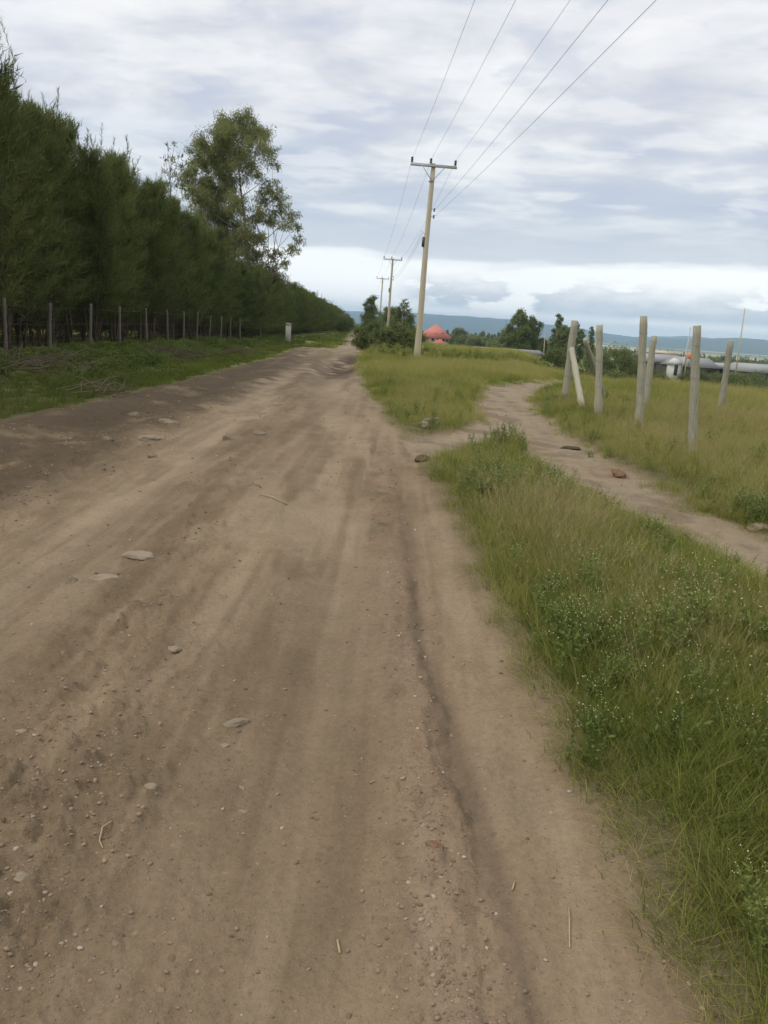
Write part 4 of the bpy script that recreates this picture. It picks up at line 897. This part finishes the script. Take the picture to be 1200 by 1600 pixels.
def litter():
    S = 'stones bedded in the dirt road'
    rock('rock', 'mossy grey rock on the grass corner where the footpath leaves the road', .68, 12.75, .17, .14, .12, M['rock'], 1, group='pair of rocks at the path corner')
    rock('rock', 'smaller pale rock in front of the mossy one at the path corner', .50, 12.42, .13, .10, .075, M['palerock'], 2, group='pair of rocks at the path corner')
    rock('earth_lump', 'dark earth lump at the tip of the grass island', .42, 9.5, .10, .09, .07, M['darklump'], 3, 'lump')
    rock('earth_lump', 'red brown lump lying on the right edge of the footpath', 2.83, 9.5, .10, .08, .065, M['redrock'], 4, 'lump', sink=.2)
    rock('earth_lump', 'dark flat clod on the footpath before the leaning posts', 2.73, 11.7, .17, .12, .05, M['darklump'], 5, 'lump')
    rock('rock', 'pale flat rock at the right edge of the photograph beside the footpath', 3.47, 7.05, .13, .10, .055, M['palerock'], 6, sink=.45)
    L_ = [(-.54, 2.9, .075, .036, .026, 'palerock', 'large flat pale stone lying in the middle of the road'), (-.94, 1.9, .026, .024, .014, 'palerock', 'round pale stone near the bottom left corner of the road'),
          (-.72, 2.36, .030, .022, .012, 'palerock', 'oval pale stone below and left of the large flat stone'), (-.43, 2.46, .018, .013, .008, 'palerock', 'upper of two small pale pebbles below the large flat stone'), (-.40, 2.33, .019, .012, .008, 'palerock', 'lower of two small pale pebbles below the large flat stone'),
          (-1.55, 4.87, .13, .07, .04, 'palerock', 'long half buried rock at the left of the road'), (-1.33, 5.36, .045, .04, .04, 'palerock', 'small round stone right of the long half buried rock'), (-2.04, 10.15, .20, .13, .09, 'rock', 'flat grey rock on the rough ridge in the middle of the road'),
          (-1.80, 10.7, .12, .10, .07, 'rock', 'smaller grey rock right of the flat one on the rough ridge'), (-3.12, 11.07, .17, .12, .09, 'rock', 'grey rock by the left dark rut, farther of the two'), (-4.05, 12.4, .12, .10, .08, 'rock', 'grey stone in the muddy ditch below the cut twigs'),
          (-.97, 3.52, .055, .035, .016, 'palerock', 'thin pale stone sunk in the road above the large flat stone'), (-.55, 2.71, .026, .016, .008, 'palerock', 'small flat chip just below the large flat stone'), (-1.30, 2.66, .024, .017, .009, 'palerock', 'left of two pale stones at the left edge of the road'), (-1.22, 2.64, .018, .015, .010, 'palerock', 'right of two pale stones at the left edge of the road'),
          (.23, 2.15, .034, .026, .014, 'redrock', 'reddish stone in the gravel line at the right of the road'), (-1.64, 4.45, .10, .06, .03, 'palerock', 'flat half buried rock below the long half buried one'), (-1.82, 4.42, .06, .05, .04, 'rock', 'lumpy stone at the far left of the half buried rocks'),
          (-2.91, 9.55, .16, .11, .07, 'palerock', 'pale broken rock on the left stony band'), (-3.35, 9.3, .10, .08, .05, 'rock', 'small rock left of the pale broken one on the stony band'), (-2.6, 8.6, .09, .07, .05, 'rock', 'stone between the light wheel track and the stony band'), (-1.25, 7.3, .08, .05, .035, 'rock', 'small stone just right of the light wheel track')]
    for k, (x, y, a, b, c, mm, lb) in enumerate(L_): rock('stone', lb, x, y, a*.9, b*.9, c*.85, M[mm], 20+k, 'stone', S, .56, rz=RS.randn()*.35)
    # twig and straw scraps that show singly
    def scrap(name, label, pts_, r, m, cat='twig'):
        P = []
        for (x, y, dz) in pts_: P.append((x, y, hz(x, y)+dz))
        o = MB().tube(np.array(P), r, 5).build(name, M[m]); tag(o, label, cat)
    scrap('straw', 'curved pale straw lying alone at the lower left of the road', [(-.785, 2.17, .004), (-.80, 2.13, .005), (-.795, 2.09, .005), (-.772, 2.055, .004)], .0022, 'straw', 'straw')
    scrap('straw', 'short pale straw near the bottom middle of the road', [(-.045, 1.80, .004), (-.035, 1.755, .004)], .003, 'straw', 'straw')
    scrap('straw', 'pale stick scrap lying beside the dark tyre groove', [(.470, 2.055, .004), (.455, 2.01, .005)], .003, 'straw', 'straw')
    scrap('twig', 'thin twig lying on the rough middle of the road', [(-1.12, 6.95, .012), (-1.0, 6.85, .015), (-.85, 6.72, .012)], .006, 'straw')
    scrap('twig', 'straw stalk lying near the right grass edge low in the photograph', [(.58, 1.80, .005), (.60, 1.9, .01), (.61, 1.95, .004)], .0018, 'straw')
    def brush(label, x, y, n, rad, seed, hh=.45):
        rng = np.random.RandomState(seed); mb = MB()
        for k in range(n):
            a = rng.rand()*6.28; l = rad*(.5+.8*rng.rand()); c = rng.randn(2)*rad*.35; z = rng.rand()*hh*.7
            p0 = np.array([c[0]-math.cos(a)*l*.5, c[1]-math.sin(a)*l*.5, z*.4+.03]); p1 = np.array([c[0]+math.cos(a)*l*.5, c[1]+math.sin(a)*l*.5, z+.05+.2*rng.rand()])
            mb.tube([p0, (p0+p1)/2+rng.randn(3)*.05*l, p1], [.011, .008, .003], 4, False)
            for j in range(3):
                q = .4+.5*rng.rand(); e = p0+(p1-p0)*q; mb.tube([e, e+rng.randn(3)*.16*l*np.array([1, 1, .6])], [.005, .002], 3, False)
        o = mb.build('brush_pile', M['branch'], None, False, (x, y, hz(x, y))); tag(o, label, 'brush pile', 'cut branches along the left verge')
    brush('pile of pale cut twigs spilling onto the left edge of the road', -5.15, 14.6, 18, .9, 91, .25)
    brush('dark heap of cut branches on the left verge, under the nearest fence posts', -8.4, 19.5, 55, 1.7, 92, .55)
    brush('low heap of cut branches on the left verge beyond the dark heap', -7.2, 27, 46, 1.3, 93, .5)
    brush('dry stick heap at the left edge of the photograph below the fence', -8.7, 15.6, 20, 1.2, 94, .4)
    brush('thin scatter of twigs on the left verge near the far ruts', -6.2, 33, 30, 1.1, 95, .35)
    # loose gravel and crumbs of earth: uncountable
    rng = np.random.RandomState(99); ms = []
    import bmesh
    for s in range(5):
        bm = bmesh.new(); bmesh.ops.create_icosphere(bm, subdivisions=2, radius=1)
        pl = [(rng.randn(3), .55+.3*rng.rand()) for _ in range(7)]
        for v in bm.verts:
            c = np.array(v.co)
            for nrm, dd in pl:
                nn = nrm/np.linalg.norm(nrm); e = c@nn-dd
                if e > 0: c = c-nn*e*.9
            v.co = Vector(c*np.array([1, .8, .55]))
        me = bpy.data.meshes.new('pebble'); bm.to_mesh(me); bm.free(); me.polygons.foreach_set('use_smooth', np.ones(len(me.polygons), bool)); me.materials.append(M['pebble'])
        ms.append(me)
    n = 190000; r = 1.2*np.exp(rng.rand(n)*math.log(22/1.2)); a = (rng.rand(n)*2-1)*R(48); x, y = r*np.sin(a), r*np.cos(a); dr = d_road(x, y); dp = d_path(x, y)
    c1 = fbm(x*2.5, y*1.5, 151, 3); dens = .10+.9*gauss(x, wnd(y), .12)*sst(y, 12, 7)*(.5+c1*2) + .55*gauss(x, rdg(y), .35)*(.5+c1*2.5) + .9*sst(x, -2.3, -3.0)*(.5+c1*2.5) + .25*sst(y, 4, 2)*sst(x, -.5, -1.2)
    k = ((dr > 0) | (dp > 0)) & (rng.rand(n) < dens*.55*sst(r, 24, 12)+0*r); x, y, r = x[k], y[k], r[k]; m = len(x); sz = (.0024+.010*rng.rand(m)**7)*(.6+.10*r)
    scatter('gravel', 'loose gravel and crumbs of earth strewn over the dirt road', 'gravel', np.stack([x, y, height(x, y)+sz*.1], 1), rng.randint(5, size=m), np.stack([rng.randn(m)*.3, rng.randn(m)*.3, rng.rand(m)*6.28], 1), sz, rng.rand(m), proto_collection('pebble', ms))
def peb():
    m, n = mat('pebble'); at_ = n.new('ShaderNodeAttribute', attribute_type='INSTANCER', attribute_name='tint'); geo = n.new('ShaderNodeNewGeometry'); nz = n.noise(geo.outputs['Position'], 60, 4)
    c = n.ramp(at_.outputs['Fac'], [(0, (.15, .105, .07)), (.45, (.26, .19, .13)), (.8, (.30, .205, .145)), (1, (.40, .34, .27))]); k = n.m('ADD', n.m('MULTIPLY', nz, .5), .75); out(n, bsdf(n, n.mix(1.0, c, n.xyz(k, k, k), 'MULTIPLY'), .9, .15)); M['pebble'] = m
peb(); litter()

# ------------------------------------------------------------------ houses, sheds and thin poles in the distance
M['salmon'] = plain('salmon_roof_tiles', (.56, .20, .15), .75, .12, 3.)
M['brick'] = plain('red_brick_wall', (.36, .15, .10), .9, .2, 2.)
M['cream'] = plain('cream_wall', (.55, .42, .33), .9, .12, 2.)
M['dark'] = plain('dark_opening', (.03, .03, .035), .5, .1, 2.)
M['roofgrey'] = plain('grey_iron_roof', (.33, .335, .325), .7, .22, 1.2, .2, 0, (8, 1, 1))
M['wallgrey'] = plain('grey_block_wall', (.165, .150, .125), .9, .2, 1.5)
M['wallbrown'] = plain('brown_timber_wall', (.105, .085, .065), .9, .25, 1.5)
M['white'] = plain('white_painted_wall', (.58, .58, .56), .8, .08, 2.)
M['sand'] = plain('sand_coloured_wall', (.58, .49, .36), .9, .12, 1.5)
M['orange'] = plain('orange_plastic', (.75, .23, .08), .5, .1, 3.)
def hip(mb, x0, x1, y0, y1, z0, z1, ridge_in, ov=.0):
    ym = (y0+y1)/2; p = [(x0, y0, z0), (x1, y0, z0), (x1, y1, z0), (x0, y1, z0), (x0+ridge_in, ym, z1), (x1-ridge_in, ym, z1)]
    mb.poly(p, [(0, 1, 5, 4), (2, 3, 4, 5), (3, 2, 1, 0), (1, 2, 5), (3, 0, 4)])
def gable(mb, x0, x1, y0, y1, z0, z1, axis='x'):
    if axis == 'x':
        ym = (y0+y1)/2; p = [(x0, y0, z0), (x1, y0, z0), (x1, y1, z0), (x0, y1, z0), (x0, ym, z1), (x1, ym, z1)]; mb.poly(p, [(0, 1, 5, 4), (2, 3, 4, 5), (3, 2, 1, 0), (1, 2, 5), (3, 0, 4)])
    else:
        xm = (x0+x1)/2; p = [(x0, y0, z0), (x1, y0, z0), (x1, y1, z0), (x0, y1, z0), (xm, y0, z1), (xm, y1, z1)]; mb.poly(p, [(1, 2, 5, 4), (3, 0, 4, 5), (3, 2, 1, 0), (0, 1, 4), (2, 3, 5)])
def red_house():
    p = at(681, 530, 300); z = hz(p.x, 300); t = empty('red_roofed_house', (p.x, 300, z), 'two storey house with a salmon pink hipped roof beyond the nearest power pole', 'house', rz=R(4))
    e = at(681, 527, 300).z-z; tp = at(684, 510, 300).z-z; lo = at(681, 540, 300).z-z
    MB().box((0.2, 0, e/2-.5), (4.9, 4.2, e/2+.45)).build('wall', M['cream'], t)
    r = MB(); hip(r, -6.6, 5.9, -4.8, 4.8, e-.15, tp+.75, 6.1); rf = r.build('roof', M['salmon'], t)
    for x, zz, s in ((-.6, .34, .60), (2.0, .36, .65), (.75, .66, .42)):                 # curved dark dormers
        m = MB(); y = -4.6*(1-zz)-.05; q = np.linspace(0, math.pi, 9); arc = [(x+s*math.cos(a), y-.25, e-.1+(tp-e)*zz-.25+s*.95*math.sin(a)) for a in q]; back = [(a, b+1.6, c) for a, b, c in arc]
        V = arc+back; m.poly(V, [(k, k+1, k+10, k+9) for k in range(8)]); m.poly(arc+[(x, y-.25, arc[0][2])], [(9, k, k+1) for k in range(8)]); m.build('dormer', M['dark'], rf)
    g = MB(); gable(g, -3.6, 5.2, -7.0, -3.8, lo-.1, lo+2.6, 'y'); g.build('porch_roof', M['salmon'], t)
    MB().box((.85, -5.2, lo/2-.5), (3.6, 1.3, lo/2+.35)).build('porch_wall', M['brick'], t)
    MB().box((-3.2, -3.2, lo/2-.2), (1.2, 1.0, lo/2+.8)).build('side_wall', M['brick'], t)
    for x in (-1.6, .5, 2.4, 3.7): w = MB().box((x, -4.22, e-.9), (.50, .04, .45)).build('window', M['dark'], t); MB().box((x, -4.26, e-1.4), (.6, .06, .05)).build('sill', M['white'], w)
red_house()
def shed(name, label, pl_, pr_, Y, dY, h, rh, wallm, depth=6., doors=(), cat='shed', roofm='roofgrey'):
    a, b = at(pl_[0], pl_[1], Y), at(pr_[0], pr_[1], Y+dY); dx, dy = b.x-a.x, b.y-a.y; Lx = math.hypot(dx, dy); rz = math.atan2(dy, dx); zr = (a.z+b.z)/2; z0 = zr-rh-h
    t = empty(name, (a.x, a.y, z0), label, cat, rz=rz)
    MB().box((Lx/2, depth/2, h/2-.8), (Lx/2-.25, depth/2-.2, h/2+.8)).build('wall', M[wallm], t)
    r = MB(); gable(r, -.1, Lx+.1, -.45, depth+.45, h, h+rh); r.build('roof', M[roofm], t)
    for x, w_, hh in doors: MB().box((x*Lx, .17, hh/2), (w_/2, .05, hh/2)).build('door', M['dark'], t)
    return t
def village():
    shed('long_shed', 'long low shed with a grey iron roof behind the weeds before the tall gums', (748, 542.5), (852, 548.5), 128, 3, 1.3, .55, 'sand', 5, ((.3, 1, 1.6), (.7, 1, 1.6)))
    shed('row_house', 'long grey roofed row house left of the thick near post', (1008, 553), (1075, 556), 150, 2, 2.3, 1.4, 'wallgrey', 7, ((.25, .9, 1.9), (.6, .9, 1.9)), 'house')
    shed('row_house', 'grey roofed row house directly behind the thick near post', (1071, 558), (1127, 562), 142, 2, 2.4, 1.6, 'wallbrown', 7, ((.3, .9, 1.9), (.75, 1.2, 1.9)), 'house')
    shed('row_house', 'low house with a dull brown roof behind the lone pale post', (1122, 566), (1163, 571), 146, 2, 1.9, .8, 'wallgrey', 5, ((.2, .9, 1.7), (.8, .9, 1.7)), 'house')
    shed('row_house', 'grey roofed row house at the right edge of the photograph', (1163, 568), (1236, 572), 140, 2, 1.7, 1.4, 'wallgrey', 6, ((.2, .9, 1.5), (.5, .9, 1.5)), 'house')
    shed('sand_house', 'sand coloured flat topped building behind the grey roofs', (1033, 549), (1064, 550.5), 185, 2, 2.4, .5, 'sand', 6, ((.5, 1.0, 1.9),), 'building', 'sand')
    p = at(1053, 574, 143); a = at(1053, 560, 143); t = empty('white_hut', (p.x, 143, a.z-2.9), 'small white gabled hut in front of the grey roofed row house', 'hut', rz=R(-6)); h = 2.0
    MB().box((0, 0, h/2-.5), (.95, 1.2, h/2+.5)).build('wall', M['white'], t); g = MB(); gable(g, -1.35, 1.35, -1.45, 1.45, h, h+.95, 'y'); g.build('roof', M['white'], t); MB().box((.1, -1.22, .9), (.3, .03, .9)).build('door', M['dark'], t)
    p = at(1076, 556, 141); z0 = hz(p.x, 141); zt = at(1076, 560, 141).z; t = empty('water_tank', (p.x, 141, z0), 'orange water tank on a stand above the grey roofs', 'water tank')
    m = MB(); 
    for sx in (-.3, .3):
        for sy in (-.3, .3): m.tube([[sx, sy, -.3], [sx, sy, zt-z0]], .05, 5)
    m.box((0, 0, zt-z0), (.45, .45, .04)); m.build('stand', M['wallbrown'], t); hh = zt-z0
    MB().tube([[0, 0, hh+.04], [0, 0, hh+.1], [0, 0, hh+.65], [0, 0, hh+.82], [0, 0, hh+.9]], [.4, .45, .45, .3, .12], 14).build('tank', M['orange'], t, True)
    def thin(label, bpx, tpx, Y, r, arm=False):
        b = at(bpx[0], bpx[1], Y); tp = at(tpx[0], tpx[1], Y); z0 = hz(b.x, Y); t = empty('thin_pole', (b.x, Y, z0), label, 'pole', 'thin poles among the far houses')
        e = np.array([tp.x-b.x, 0, tp.z-z0]); MB().tube([[0, 0, -.3], e*.5, e], [r, r*.85, r*.6], 7).build('shaft', M['pole'], t, True)
        m = MB(); m.box(tuple(e*.97), (.28 if arm else .1, .03, .04)); m.tube([e*.97, e*.97+np.array([0, 0, .16])], .03, 6); m.build('bracket', M['galv'], t)
    thin('tall thin pole leaning right above the far houses at the right edge', (1151, 578), (1164, 482), 100, .10)
    thin('thin pole rising from the white hut, just left of the thick near post', (1071, 580), (1079, 511), 120, .085)
    thin('short pale pole standing before the gums left of the leaning posts', (851, 546), (852, 516), 120, .07)
    thin('short pale pole seen between the slanting stay and the tallest post', (950, 560), (951, 533), 100, .06)
    w0 = at(1078, 520, 120); w1 = at(1062, 588, 112); w1.z = hz(w1.x, 112); tag(MB().tube([tuple(w0), tuple(w1)], .02, 4).build('guy_wire', M['cut']), 'pale stay slanting down left from the thin pole by the white hut', 'stay')
village()

# ------------------------------------------------------------------ air
def haze():
    o = MB().box((0, 0, 62), (9400, 9400, 89)).build('haze', None); m, n = mat('haze')
    v = n.new('ShaderNodeVolumePrincipled'); v.inputs['Color'].default_value = (.53, .75, 1.0, 1); v.inputs['Density'].default_value = HAZE; v.inputs['Anisotropy'].default_value = 0.0
    oo = n.new('ShaderNodeOutputMaterial'); n.t.links.new(v.outputs[0], oo.inputs['Volume']); o.data.materials.append(m); tag(o, 'thin blue air between the camera and the hills', None, None, 'stuff')
HAZE = 1.8e-4
haze()
